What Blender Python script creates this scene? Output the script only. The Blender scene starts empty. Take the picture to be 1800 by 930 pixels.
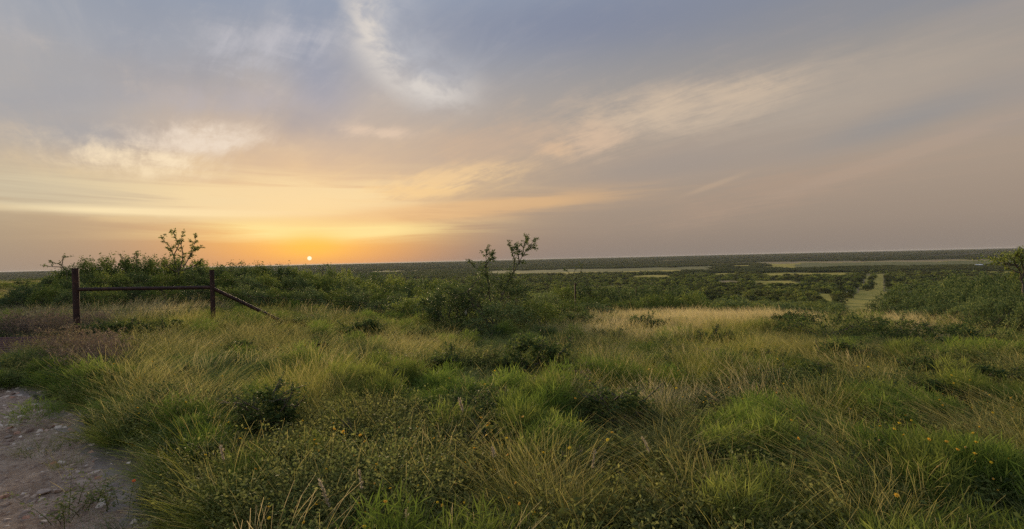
import bpy, math, random
import numpy as np
from mathutils import Vector, Matrix

# ------------------------------------------------------------------ camera
C = bpy.context.scene.collection
SC = bpy.context.scene
R = math.radians
EYE = 1.55
F_PX = 900.0                       # focal length in pixels of the 1800 x 930 photograph
PITCH, ROLL = R(-0.55), R(1.36)
fw = Vector((0, math.cos(PITCH), math.sin(PITCH)))
up0 = Vector((0, -math.sin(PITCH), math.cos(PITCH)))
rt0 = Vector((1, 0, 0))
rt = rt0 * math.cos(ROLL) - up0 * math.sin(ROLL)
up = up0 * math.cos(ROLL) + rt0 * math.sin(ROLL)
cam = bpy.data.objects.new('camera', bpy.data.cameras.new('camera'))
C.objects.link(cam)
m = Matrix.Identity(4)
for i in range(3):
    m[i][0], m[i][1], m[i][2] = rt[i], up[i], -fw[i]
m[0][3], m[1][3], m[2][3] = 0, 0, EYE
cam.matrix_world = m
cam.data.lens = 18.0; cam.data.sensor_width = 36.0
cam.data.clip_start = 0.05; cam.data.clip_end = 60000
SC.camera = cam
CAM = np.array([0, 0, EYE]); BR, BU, BF = np.array(rt), np.array(up), np.array(fw)

def ray(px, py):
    d = BF * F_PX + BR * (px - 900) + BU * (465 - py)
    return d / np.linalg.norm(d)
def azel(px, py):
    d = ray(px, py)
    return math.atan2(d[0], d[1]), math.asin(d[2])
def project(P):
    q = P - CAM
    f = q @ BF
    return 900 + F_PX * (q @ BR) / f, 465 - F_PX * (q @ BU) / f

# ------------------------------------------------------------------ sky
SUN_AZ, SUN_EL = azel(544, 454)
w = bpy.data.worlds.new('World'); SC.world = w; w.use_nodes = True
nt = w.node_tree; nt.nodes.clear()
L = nt.links.new
def s2l(c):
    return tuple((v / 255 / 12.92) if v / 255 <= .04045 else ((v / 255 + .055) / 1.055) ** 2.4 for v in c)
def put(sock, v):
    if hasattr(v, 'is_output') or isinstance(v, bpy.types.NodeSocket): L(v, sock)
    else: sock.default_value = (*v, 1) if isinstance(v, tuple) and sock.type == 'RGBA' and len(v) == 3 else v
def M(op, a, b=None, c=None):
    n = nt.nodes.new('ShaderNodeMath'); n.operation = op
    put(n.inputs[0], a)
    if b is not None: put(n.inputs[1], b)
    if c is not None: put(n.inputs[2], c)
    return n.outputs[0]
def mixc(f, a, b, blend='MIX'):
    n = nt.nodes.new('ShaderNodeMix'); n.data_type = 'RGBA'; n.blend_type = blend
    n.clamp_factor = True
    put(n.inputs[0], f)
    for k, v in ((6, a), (7, b)):
        if isinstance(v, tuple): n.inputs[k].default_value = (*v, 1)
        else: L(v, n.inputs[k])
    return n.outputs[2]
def ramp(f, stops, interp='B_SPLINE'):
    n = nt.nodes.new('ShaderNodeValToRGB'); n.color_ramp.interpolation = interp
    e = n.color_ramp.elements
    while len(e) < len(stops): e.new(0.5)
    for k, (p, c) in enumerate(stops):
        e[k].position = p; e[k].color = (*s2l(c), 1)
    L(f, n.inputs[0]); return n.outputs[0]
def smooth(v, a, b):
    n = nt.nodes.new('ShaderNodeMapRange'); n.interpolation_type = 'SMOOTHSTEP'
    put(n.inputs[0], v); n.inputs[1].default_value = a; n.inputs[2].default_value = b
    return n.outputs[0]
def comb(x, y, z):
    n = nt.nodes.new('ShaderNodeCombineXYZ')
    put(n.inputs[0], x); put(n.inputs[1], y); put(n.inputs[2], z); return n.outputs[0]
def noise(vec, scale, detail=6, rough=.55, dist=0.0):
    n = nt.nodes.new('ShaderNodeTexNoise'); L(vec, n.inputs['Vector'])
    n.inputs['Scale'].default_value = scale; n.inputs['Detail'].default_value = detail
    n.inputs['Roughness'].default_value = rough; n.inputs['Distortion'].default_value = dist
    return n.outputs['Fac']

tc = nt.nodes.new('ShaderNodeTexCoord')
sep = nt.nodes.new('ShaderNodeSeparateXYZ'); L(tc.outputs['Generated'], sep.inputs[0])
dx, dy, dz = sep.outputs
az = M('ARCTAN2', dx, dy)
el = M('ARCSINE', M('MAXIMUM', dz, 0.0))
# air colours by height: towards the sun, to the left of it, away from it
eln = M('MULTIPLY', el, 1 / R(45))
def st(*rows): return [(e / 45, c) for e, c in rows]
sunside = ramp(eln, st((0, (200, 150, 116)), (2.5, (228, 170, 112)), (6, (240, 200, 150)), (10, (222, 190, 158)), (15, (196, 180, 166)), (21, (166, 169, 178)), (29, (128, 147, 176)), (45, (180, 192, 216))))
leftside = ramp(eln, st((0, (156, 142, 128)), (4, (176, 158, 132)), (8, (192, 178, 154)), (13, (172, 174, 176)), (19, (150, 158, 168)), (26, (126, 146, 172)), (45, (180, 192, 216))))
away = ramp(eln, st((0, (142, 131, 122)), (3, (155, 139, 126)), (8, (174, 155, 138)), (14, (171, 159, 147)), (20, (150, 149, 150)), (27, (124, 132, 150)), (45, (180, 192, 216))))
daz = M('SUBTRACT', az, SUN_AZ)
gw = M('ADD', R(12.5), M('MULTIPLY', el, .75)); gq = M('DIVIDE', daz, gw)
g_sun = M('EXPONENT', M('MULTIPLY', M('MULTIPLY', gq, gq), -1.0))
lr = smooth(az, SUN_AZ - R(18), SUN_AZ + R(18))
side = mixc(lr, leftside, away)
air = mixc(g_sun, side, sunside)
# tight glow over the sun
def blob(px, py, rx, ry, tilt=0.0, power=1.0):
    """elliptical patch of sky: centre and radii as seen from the hill, tilt in degrees"""
    a0, e0 = azel(px, py); a1, _ = azel(px + rx, py); _, e1 = azel(px, py - ry)
    sx, sy = abs(a1 - a0), abs(e1 - e0); t = R(tilt)
    u = M('SUBTRACT', az, a0); v = M('SUBTRACT', el, e0)
    uu = M('MULTIPLY', M('ADD', M('MULTIPLY', u, math.cos(t)), M('MULTIPLY', v, math.sin(t))), 1 / sx)
    vv = M('MULTIPLY', M('SUBTRACT', M('MULTIPLY', v, math.cos(t)), M('MULTIPLY', u, math.sin(t))), 1 / sy)
    q = M('ADD', M('MULTIPLY', uu, uu), M('MULTIPLY', vv, vv))
    if power != 1.0: q = M('POWER', q, power)
    return M('EXPONENT', M('MULTIPLY', q, -1.0))
air = mixc(M('MULTIPLY', blob(548, 428, 170, 44), .85), air, s2l((252, 184, 88)))
air = mixc(M('MULTIPLY', blob(570, 345, 230, 60), .35), air, s2l((250, 214, 160)))
air = mixc(M('MULTIPLY', blob(550, 392, 100, 34), .9), air, s2l((255, 226, 140)))
# cirrus on a high layer, drawn out along the wind
zz = M('ADD', M('MAXIMUM', dz, 0.0), 0.09)
cx = M('DIVIDE', dx, zz); cy = M('DIVIDE', dy, zz)
wa = R(-38)
along = M('ADD', M('MULTIPLY', cx, math.sin(wa)), M('MULTIPLY', cy, math.cos(wa)))
across = M('SUBTRACT', M('MULTIPLY', cx, math.cos(wa)), M('MULTIPLY', cy, math.sin(wa)))
n_streak = noise(comb(M('MULTIPLY', along, .16), across, 3.1), 1.6, 10, .66, .45)
n_streak2 = noise(comb(M('MULTIPLY', along, .30), across, 9.7), 3.6, 10, .68, .6)
n_soft = noise(comb(M('MULTIPLY', along, .5), across, 5.5), .7, 5, .5, .6)
n_fine = noise(comb(M('MULTIPLY', az, 1.0), M('MULTIPLY', el, 2.2), 1.3), 11.0, 11, .66, .35)
n_strand = noise(comb(M('MULTIPLY', along, .22), across, 4.4), 7.5, 10, .68, .35)
n_fine = M('ADD', M('MULTIPLY', M('SUBTRACT', M('ADD', M('MULTIPLY', n_fine, .5), M('MULTIPLY', n_strand, .5)), .5), 1.5), .5)
n_puff = noise(comb(az, M('MULTIPLY', el, 1.5), 7.7), 14.0, 10, .60, .3)
lowband = noise(comb(M('MULTIPLY', az, .9), M('MULTIPLY', el, 14.0), 2.2), 3.2, 8, .6, .6)
# cloud tints: warm white near the sun, pinkish grey away
warm = ramp(eln, st((0, (250, 180, 100)), (6, (255, 214, 140)), (11, (244, 208, 160)), (18, (212, 198, 186)), (28, (190, 194, 202)), (45, (170, 180, 195))))
cool = ramp(eln, st((0, (158, 138, 124)), (8, (184, 160, 140)), (15, (184, 164, 148)), (24, (150, 150, 156)), (45, (140, 146, 160))))
tint = mixc(M('MAXIMUM', g_sun, M('SUBTRACT', 1.0, lr)), cool, warm)
air = mixc(M('MULTIPLY', M('MULTIPLY', smooth(n_fine, .48, .95), smooth(el, R(4), R(12))), .52), air, tint)
veil = M('MULTIPLY', smooth(n_streak, .42, .72), smooth(n_soft, .35, .62))
veil = M('MULTIPLY', veil, smooth(el, R(2.0), R(9)))
air = mixc(M('MULTIPLY', veil, .42), air, tint)
air = mixc(M('MULTIPLY', M('MULTIPLY', smooth(n_streak2, .5, .8), smooth(el, R(3), R(10))), .32), air, tint)
# grey blue gaps
gap = smooth(n_soft, .52, .30)
air = mixc(M('MULTIPLY', M('MULTIPLY', gap, smooth(el, R(6), R(16))), .35), air, s2l((128, 140, 164)))
air = mixc(M('MULTIPLY', blob(1600, 205, 230, 30, 12), .55), air, s2l((140, 144, 150)))
air = mixc(M('MULTIPLY', blob(1180, 290, 230, 34, 6), .35), air, s2l((150, 145, 145)))
air = mixc(M('MULTIPLY', blob(1000, 45, 330, 60, 0), .45), air, s2l((126, 134, 160)))
air = mixc(M('MULTIPLY', blob(560, 140, 60, 90, 20), .45), air, s2l((132, 146, 176)))
air = mixc(M('MULTIPLY', blob(150, 235, 130, 35, 0), .45), air, s2l((140, 152, 170)))
# named clouds
def cloud(b, n, lo, hi, k, col):
    global air
    f = M('MULTIPLY', smooth(M('ADD', n, M('MULTIPLY', b, .25)), lo, hi), M('MINIMUM', M('MULTIPLY', b, 1.5), 1.0))
    air = mixc(M('MULTIPLY', f, k), air, s2l(col))
cloud(blob(345, 246, 120, 30, 8), n_fine, .44, .86, 1.0, (240, 222, 202))
cloud(blob(245, 284, 125, 28, -3), n_fine, .42, .84, 1.0, (252, 230, 196))
cloud(blob(480, 85, 130, 50, 8), n_fine, .44, .90, .8, (196, 194, 200))
cloud(blob(420, 175, 170, 30, 6), n_streak2, .40, .85, .5, (188, 182, 188))
cloud(blob(665, 232, 60, 12, 0), n_fine, .42, .85, .85, (230, 204, 180))
cloud(blob(770, 318, 150, 24, 10), n_fine, .46, .84, .8, (250, 212, 158))
cloud(blob(640, 345, 200, 18, 5), n_fine, .44, .8, .7, (250, 210, 150))
cloud(blob(1050, 240, 60, 36, 0), n_fine, .40, .82, .9, (220, 190, 162))
cloud(blob(980, 262, 32, 16, 0), n_fine, .40, .80, .85, (224, 190, 156))
cloud(blob(880, 250, 150, 40, 8), n_fine, .40, .85, .5, (208, 178, 152))
cloud(blob(1230, 186, 260, 46, 2), n_fine, .38, .88, 1.0, (212, 190, 166))
cloud(blob(1480, 160, 330, 60, 6), n_streak2, .28, .85, .7, (176, 164, 152))
cloud(blob(1255, 325, 50, 4, 17), n_puff, .2, .6, .32, (204, 176, 148))
cloud(blob(1600, 268, 380, 14, 15), n_fine, .36, .75, .45, (184, 163, 146))
cloud(blob(1360, 340, 300, 36, 10), n_fine, .38, .85, .45, (180, 154, 134))
cloud(blob(120, 340, 340, 36, -1), lowband, .42, .78, .7, (212, 200, 172))
cloud(blob(340, 374, 230, 6, 0), lowband, .25, .58, .9, (255, 234, 188))
cloud(blob(520, 352, 260, 44, 0), lowband, .44, .72, .8, (252, 224, 172))
cloud(blob(570, 404, 190, 18, 0), lowband, .38, .64, .95, (255, 232, 160))
cloud(blob(260, 386, 90, 6, 0), n_fine, .3, .7, .7, (228, 198, 150))
cloud(blob(800, 370, 280, 18, 4), lowband, .38, .72, .6, (238, 190, 134))
cloud(blob(60, 150, 220, 70, 0), n_streak2, .36, .86, .5, (166, 168, 174))
cloud(blob(200, 60, 260, 50, 0), n_streak2, .42, .9, .35, (164, 170, 182))
# the curled wisp: a bright left rim and a thin fan of ice behind it
a0, e0 = azel(785, 20); a1, _ = azel(638, 20); _, e1 = azel(785, 165)
u = M('DIVIDE', M('SUBTRACT', az, a0), abs(a1 - a0)); v = M('DIVIDE', M('SUBTRACT', el, e0), abs(e1 - e0))
wob = M('MULTIPLY', M('SUBTRACT', n_puff, .5), .6)
rr = M('ADD', M('SQRT', M('ADD', M('MULTIPLY', u, u), M('MULTIPLY', v, v))), wob)
rim = M('EXPONENT', M('MULTIPLY', M('POWER', M('ABSOLUTE', M('MULTIPLY', M('SUBTRACT', rr, 1.02), 5.2)), 2.0), -1.0))
fan = M('MULTIPLY', smooth(rr, 1.12, .70), smooth(rr, .0, .9))
leftw = smooth(M('ADD', u, M('MULTIPLY', v, .45)), .30, -.75)
nb = smooth(n_puff, .30, .58)
air = mixc(M('MULTIPLY', M('MULTIPLY', fan, M('ADD', M('MULTIPLY', nb, .6), .3)), M('MULTIPLY', leftw, .9)), air, s2l((184, 186, 194)))
air = mixc(M('MULTIPLY', M('MULTIPLY', rim, leftw), M('ADD', M('MULTIPLY', nb, .65), .35)), air, s2l((222, 214, 206)))
air = mixc(M('MULTIPLY', M('MULTIPLY', blob(850, 90, 110, 60, 20), smooth(n_streak2, .35, .7)), .35), air, s2l((170, 174, 186)))
air = mixc(M('MULTIPLY', blob(548, 432, 60, 22), .75), air, s2l((255, 198, 84)))
# clear blue of the real atmosphere under the veil
sky = nt.nodes.new('ShaderNodeTexSky'); sky.sky_type = 'NISHITA'; sky.sun_disc = False
sky.sun_elevation = SUN_EL; sky.sun_rotation = SUN_AZ
skyv = nt.nodes.new('ShaderNodeMix'); skyv.data_type = 'RGBA'; skyv.blend_type = 'MULTIPLY'; skyv.inputs[0].default_value = 1
L(sky.outputs[0], skyv.inputs[6]); skyv.inputs[7].default_value = (.12, .12, .12, 1)
air = mixc(.06, air, skyv.outputs[2])
# the sun itself, half a degree across
sd = ray(544, 454)
dot = nt.nodes.new('ShaderNodeVectorMath'); dot.operation = 'DOT_PRODUCT'
L(tc.outputs['Generated'], dot.inputs[0]); dot.inputs[1].default_value = tuple(sd)
disc = smooth(dot.outputs['Value'], math.cos(R(.24)), math.cos(R(.17)))
air = mixc(disc, air, (1.35, 1.08, .72))
bg = nt.nodes.new('ShaderNodeBackground'); L(air, bg.inputs[0]); bg.inputs[1].default_value = 1.0
out = nt.nodes.new('ShaderNodeOutputWorld'); L(bg.outputs[0], out.inputs[0])

sun = bpy.data.objects.new('sun', bpy.data.lights.new('sun', 'SUN')); C.objects.link(sun)
sun.data.energy = 5.0; sun.data.angle = R(12); sun.data.color = (1.0, .74, .42)
sl = Vector((math.sin(SUN_AZ) * math.cos(R(7)), math.cos(SUN_AZ) * math.cos(R(7)), math.sin(R(7))))
sun.rotation_euler = sl.to_track_quat('Z', 'Y').to_euler()

SC.view_settings.view_transform = 'Standard'; SC.view_settings.look = 'None'
SC.view_settings.exposure = 0.0; SC.view_settings.gamma = 1.0
SC.cycles.use_denoising = False
SC.cycles.max_bounces = 6; SC.cycles.diffuse_bounces = 3; SC.cycles.transmission_bounces = 4
SC.cycles.sample_clamp_indirect = 2; SC.cycles.sample_clamp_direct = 3
# ------------------------------------------------------------------ helpers
rng = np.random.default_rng(7); random.seed(7)
def smoothstep(v, a, b):
    t = np.clip((v - a) / (b - a), 0, 1); return t * t * (3 - 2 * t)
_tab = np.random.default_rng(3).random((64, 64))
def vnoise(x, y, s=1.0, off=0.0):
    """smooth value noise, 0..1"""
    x = np.asarray(x, float) / s + 17.3 + off; y = np.asarray(y, float) / s + 5.1 + off * 1.7
    xi = np.floor(x).astype(int); yi = np.floor(y).astype(int); fx = x - xi; fy = y - yi
    fx = fx * fx * (3 - 2 * fx); fy = fy * fy * (3 - 2 * fy)
    g = lambda i, j: _tab[i % 64, j % 64]
    return (g(xi, yi) * (1 - fx) + g(xi + 1, yi) * fx) * (1 - fy) + (g(xi, yi + 1) * (1 - fx) + g(xi + 1, yi + 1) * fx) * fy
def fbm(x, y, s, off=0.0, n=4):
    t = 0; a = .5; tot = 0
    for k in range(n):
        t = t + a * vnoise(x, y, s / 2 ** k, off + 3.1 * k); tot += a; a *= .55
    return t / tot
LD = ([0, 25, 60, 110, 200, 400, 700, 1000, 1800, 2600, 4600, 6000, 9000, 16000], [0, .02, .15, .5, 3, 12, 22, 30, 33, 29, 7, 8, 16, 2])
RD = ([0, 4, 12, 20, 30, 50, 100, 150, 200, 300, 400, 600, 1000, 1800, 2600, 4800, 6000, 9000, 14000, 16000], [0, .02, .35, 1.0, 2.2, 4.6, 10, 14.5, 18.5, 23.5, 26.5, 30, 33, 33, 26, 9, 10, 20, 1, 1])
def ground(x, y):
    x = np.asarray(x, float); y = np.asarray(y, float)
    D = np.hypot(x, y); s = x / np.maximum(D, .01)
    wt = smoothstep(s, math.sin(R(-36)), math.sin(R(-6)))
    drop = np.interp(D, *LD) * (1 - wt) + np.interp(D, *RD) * wt
    z = -drop
    z += (fbm(x, y, 2.3) - .5) * .12 * smoothstep(D, 2, 6)
    z += (fbm(x, y, 45, 4) - .5) * 1.2 * smoothstep(D, 45, 160) * (1 - smoothstep(D, 700, 1000) * .7)
    z += (fbm(x, y, 1500, 9, 3) - .5) * 9 * smoothstep(D, 2200, 4200)
    return z
def pix2ground(px, py, h=0.0, dmin=1.5):
    """where the sight line through a place in the photograph meets the land (h above it)"""
    d = ray(px, py); t = dmin * 1.03 ** np.arange(330)
    P = CAM + d * t[:, None]; below = P[:, 2] < ground(P[:, 0], P[:, 1]) + h
    k = int(np.argmax(below)) if below.any() else 260
    return P[k, 0], P[k, 1]
def hz(px, py, D):
    """height of the sight line at distance D"""
    d = ray(px, py); return EYE + d[2] / math.hypot(d[0], d[1]) * D
def along_ray(px, D):
    a, _ = azel(px, 465); return D * math.sin(a), D * math.cos(a)

class Mesh:
    """collects vertices, faces, material numbers and two vertex values: t (0 base .. 1 tip) and r (random per leaf)"""
    def __init__(s): s.V = []; s.F = []; s.n = 0; s.T = []; s.Rn = []
    def add(s, V, F, t=0.0, r=0.0, mat=0):
        V = np.asarray(V, float).reshape(-1, 3); F = np.asarray(F, int)
        s.V.append(V); s.F.append((F + s.n, mat)); s.n += len(V)
        s.T.append(np.broadcast_to(np.asarray(t, float), (len(V),))); s.Rn.append(np.broadcast_to(np.asarray(r, float), (len(V),)))
    def data(s, name, mats, smooth=False):
        me = bpy.data.meshes.new(name)
        V = np.concatenate(s.V); me.vertices.add(len(V)); me.vertices.foreach_set('co', V.ravel())
        li, ls, mi, k = [], [], [], 0
        for F, mt in s.F:
            n, w_ = F.shape; li.append(F.ravel()); ls.append(k + np.arange(n) * w_); mi.append(np.full(n, mt)); k += n * w_
        li = np.concatenate(li); ls = np.concatenate(ls); mi = np.concatenate(mi)
        me.loops.add(len(li)); me.loops.foreach_set('vertex_index', li)
        me.polygons.add(len(ls)); me.polygons.foreach_set('loop_start', ls)
        me.polygons.foreach_set('material_index', mi)
        if smooth: me.polygons.foreach_set('use_smooth', np.ones(len(ls), bool))
        for nm, arr in (('t', s.T), ('r', s.Rn)):
            a = me.attributes.new(nm, 'FLOAT', 'POINT'); a.data.foreach_set('value', np.concatenate(arr))
        for mm in mats: me.materials.append(mm)
        me.update(calc_edges=True); me.validate(); return me
def link(name, me, parent=None, loc=(0, 0, 0), **props):
    o = bpy.data.objects.new(name, me); C.objects.link(o); o.location = loc
    if parent is not None: o.parent = parent
    for k, v in props.items(): o[k] = v
    return o
def tube(ms, pts, radii, k=6, mat=0, t=0.0, r=0.0, cap=True):
    pts = [Vector(p) for p in pts]; V = []; F = []
    for i, p in enumerate(pts):
        d = (pts[min(i + 1, len(pts) - 1)] - pts[max(i - 1, 0)]).normalized()
        a = d.orthogonal().normalized() if i == 0 else (a - d * a.dot(d)).normalized()
        b = d.cross(a)
        for j in range(k):
            q = 2 * math.pi * j / k; V.append(p + (a * math.cos(q) + b * math.sin(q)) * radii[i])
    for i in range(len(pts) - 1):
        for j in range(k):
            F.append((i * k + j, i * k + (j + 1) % k, (i + 1) * k + (j + 1) % k, (i + 1) * k + j))
    base = ms.n; ms.add(V, F, t, r, mat)
    if cap and k >= 5:
        for i0 in (0, (len(pts) - 1) * k):
            ms.add([pts[0] if i0 == 0 else pts[-1]] + V[i0:i0 + k], [(0, 1 + j, 1 + (j + 1) % k) for j in range(k)], t, r, mat)

# ------------------------------------------------------------------ materials
def newmat(name):
    global nt, L
    mt = bpy.data.materials.new(name); mt.use_nodes = True; nt = mt.node_tree; L = nt.links.new; nt.nodes.clear()
    return mt
def lin(*c): return tuple(c)
def attr(name, typ='GEOMETRY'):
    n = nt.nodes.new('ShaderNodeAttribute'); n.attribute_name = name; n.attribute_type = typ; return n.outputs['Fac']
def pos():
    return nt.nodes.new('ShaderNodeNewGeometry').outputs['Position']
def rand(): return nt.nodes.new('ShaderNodeObjectInfo').outputs['Random']
def finish(col, rough=.7, trans=0.0, tcol=None, bump=None, bumpd=.01, spec=.3, metal=0.0):
    p = nt.nodes.new('ShaderNodeBsdfPrincipled'); put(p.inputs['Base Color'], col if not isinstance(col, tuple) else (*col, 1))
    put(p.inputs['Roughness'], rough); p.inputs['Specular IOR Level'].default_value = spec; p.inputs['Metallic'].default_value = metal
    if bump is not None:
        b = nt.nodes.new('ShaderNodeBump'); L(bump, b.inputs['Height']); b.inputs['Distance'].default_value = bumpd; b.inputs['Strength'].default_value = .8
        L(b.outputs[0], p.inputs['Normal'])
    o = nt.nodes.new('ShaderNodeOutputMaterial'); sh = p.outputs[0]
    if trans > 0:
        tr = nt.nodes.new('ShaderNodeBsdfTranslucent'); put(tr.inputs[0], tcol if tcol is not None else col)
        mx = nt.nodes.new('ShaderNodeMixShader'); mx.inputs[0].default_value = trans
        L(p.outputs[0], mx.inputs[1]); L(tr.outputs[0], mx.inputs[2]); sh = mx.outputs[0]
    L(sh, o.inputs[0])
def ramp_lin(f, stops, interp='LINEAR'):
    n = nt.nodes.new('ShaderNodeValToRGB'); n.color_ramp.interpolation = interp; e = n.color_ramp.elements
    while len(e) < len(stops): e.new(.5)
    for k, (p, c) in enumerate(stops): e[k].position = p; e[k].color = (*c, 1)
    put(n.inputs[0], f); return n.outputs[0]
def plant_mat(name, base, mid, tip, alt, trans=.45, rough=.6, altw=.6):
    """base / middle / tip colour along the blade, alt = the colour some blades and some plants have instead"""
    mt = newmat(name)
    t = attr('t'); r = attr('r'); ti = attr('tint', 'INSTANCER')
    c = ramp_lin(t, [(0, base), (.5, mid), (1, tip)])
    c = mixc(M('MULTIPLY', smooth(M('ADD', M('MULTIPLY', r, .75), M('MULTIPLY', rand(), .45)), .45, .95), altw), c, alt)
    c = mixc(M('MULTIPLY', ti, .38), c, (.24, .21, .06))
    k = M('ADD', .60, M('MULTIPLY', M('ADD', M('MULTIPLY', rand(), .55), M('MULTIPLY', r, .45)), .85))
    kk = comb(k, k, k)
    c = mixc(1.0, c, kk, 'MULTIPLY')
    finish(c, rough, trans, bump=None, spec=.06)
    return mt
MAT = {}
G = 1.5
def P_(*a): MAT[a[0]] = plant_mat(*a[0:1], *[tuple(v * G for v in c) if isinstance(c, tuple) else c for c in a[1:]])
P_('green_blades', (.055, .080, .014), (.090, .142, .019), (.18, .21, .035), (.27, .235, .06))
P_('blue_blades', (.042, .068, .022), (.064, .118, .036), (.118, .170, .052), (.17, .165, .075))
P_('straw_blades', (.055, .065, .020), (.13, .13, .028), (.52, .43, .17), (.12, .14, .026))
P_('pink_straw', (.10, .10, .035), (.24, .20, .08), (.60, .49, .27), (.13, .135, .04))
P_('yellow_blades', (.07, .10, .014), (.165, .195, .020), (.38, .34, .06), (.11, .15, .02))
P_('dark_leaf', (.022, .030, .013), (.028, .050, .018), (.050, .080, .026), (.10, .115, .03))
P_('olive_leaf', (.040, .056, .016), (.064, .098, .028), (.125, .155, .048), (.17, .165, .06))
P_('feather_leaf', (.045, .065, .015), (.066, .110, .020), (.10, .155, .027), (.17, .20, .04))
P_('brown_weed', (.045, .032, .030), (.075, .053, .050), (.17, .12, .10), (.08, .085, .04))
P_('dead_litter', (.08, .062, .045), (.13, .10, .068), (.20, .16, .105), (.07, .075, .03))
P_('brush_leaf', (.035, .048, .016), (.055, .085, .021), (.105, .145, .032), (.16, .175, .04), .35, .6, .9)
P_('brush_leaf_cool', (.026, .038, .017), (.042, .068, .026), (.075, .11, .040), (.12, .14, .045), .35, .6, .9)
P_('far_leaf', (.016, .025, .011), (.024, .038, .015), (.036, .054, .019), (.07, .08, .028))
mt = newmat('petal_yellow'); finish((.85, .62, .03), .6, .35); MAT['petal_yellow'] = mt
mt = newmat('petal_orange'); finish((.80, .46, .04), .6, .35); MAT['petal_orange'] = mt
mt = newmat('petal_red'); finish((.62, .09, .03), .6, .3); MAT['petal_red'] = mt
mt = newmat('petal_white'); finish((.42, .40, .33), .8, .3, spec=.1); MAT['petal_white'] = mt
mt = newmat('bark')
c = ramp_lin(noise(pos(), 30, 4), [(.3, (.07, .055, .042)), (.7, (.16, .13, .10))]); finish(c, .85); MAT['bark'] = mt
mt = newmat('rusty_pipe')
nn = noise(pos(), 9, 6, .7); c = ramp_lin(nn, [(.3, (.020, .012, .011)), (.5, (.045, .022, .018)), (.70, (.09, .040, .028)), (.82, (.20, .15, .13))])
finish(c, .75, bump=noise(pos(), 60, 4), bumpd=.002, spec=.35); MAT['rust'] = mt
mt = newmat('guard_pipe')
c = ramp_lin(noise(pos(), 7, 5, .7), [(.3, (.05, .022, .022)), (.6, (.12, .05, .048)), (.8, (.18, .11, .10))])
finish(c, .7, bump=noise(pos(), 60, 4), bumpd=.002); MAT['guard'] = mt
mt = newmat('wire_steel'); finish((.045, .033, .028), .9, spec=.1); MAT['wire'] = mt
mt = newmat('white_paint'); finish(ramp_lin(noise(pos(), 3, 3), [(.3, (.62, .62, .60)), (.7, (.78, .78, .76))]), .5); MAT['white'] = mt
mt = newmat('rock')
c = ramp_lin(noise(pos(), 14, 6, .65), [(.3, (.20, .16, .13)), (.55, (.36, .30, .25)), (.75, (.48, .42, .36))]); c = mixc(M('MULTIPLY', rand(), .6), c, (.34, .20, .13))
finish(c, .9, bump=noise(pos(), 50, 6), bumpd=.01); MAT['rock'] = mt
mt = newmat('pebble')
c = ramp_lin(rand(), [(0, (.16, .10, .075)), (.3, (.36, .26, .19)), (.6, (.66, .56, .46)), (.8, (.50, .38, .29)), (1, (.38, .17, .10))]); finish(c, .9); MAT['pebble'] = mt

# ------------------------------------------------------------------ land
# open ground in the valley: (left px, right px, top px, bottom px, kind) read off the photograph, turned into bearings and distances
def fdist(px, py): x, y = pix2ground(px, py, 0, 60); return math.hypot(x, y)
FIELDS = []
def field(x0, x1, y0, y1, kind, hh=2.6):
    xm = (x0 + x1) / 2
    a0, a1 = azel(x0, 465)[0], azel(x1, 465)[0]
    nx_, ny_ = pix2ground(xm, y1, hh, 60); near, far = math.hypot(nx_, ny_), fdist(xm, y0)
    FIELDS.append((a0, a1, near, max(far, near * 1.04), kind))
field(640, 745, 476.5, 478.5, 0, 1.5)
field(835, 1260, 472.5, 479, 0, 1.5); field(900, 1210, 478, 480.5, 1, 1.5)
field(1165, 1205, 457, 458.5, 2, 0); field(1275, 1328, 466.5, 469, 1)
field(1340, 1800, 458.5, 468, 0); field(1340, 1790, 458.5, 460.5, 2, 0)
field(1330, 1500, 479, 485, 1); field(1250, 1300, 480, 483, 1)
field(1262, 1300, 493, 497, 2); field(1322, 1405, 494, 500, 1); field(1110, 1180, 484, 488, 1)
field(1425, 1462, 514, 524, 1); field(1388, 1400, 470, 478, 0); field(1505, 1550, 451, 452.5, 2, 0)
field(1340, 1400, 464, 471, 1)
A_SW = azel(1522, 465)[0]                        # the cleared strip runs straight away from the hill
_sx, _sy = pix2ground(1524, 531, 0, 60); _ex, _ey = pix2ground(1541, 482, 0, 60)
SW_P = np.array([_sx, _sy]); SW_D = np.array([_ex - _sx, _ey - _sy]); SW_LEN = np.linalg.norm(SW_D); SW_D /= SW_LEN
def strip_coords(x, y):
    u = (x - SW_P[0]) * SW_D[0] + (y - SW_P[1]) * SW_D[1]; v = (x - SW_P[0]) * SW_D[1] - (y - SW_P[1]) * SW_D[0]
    return u, v
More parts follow.
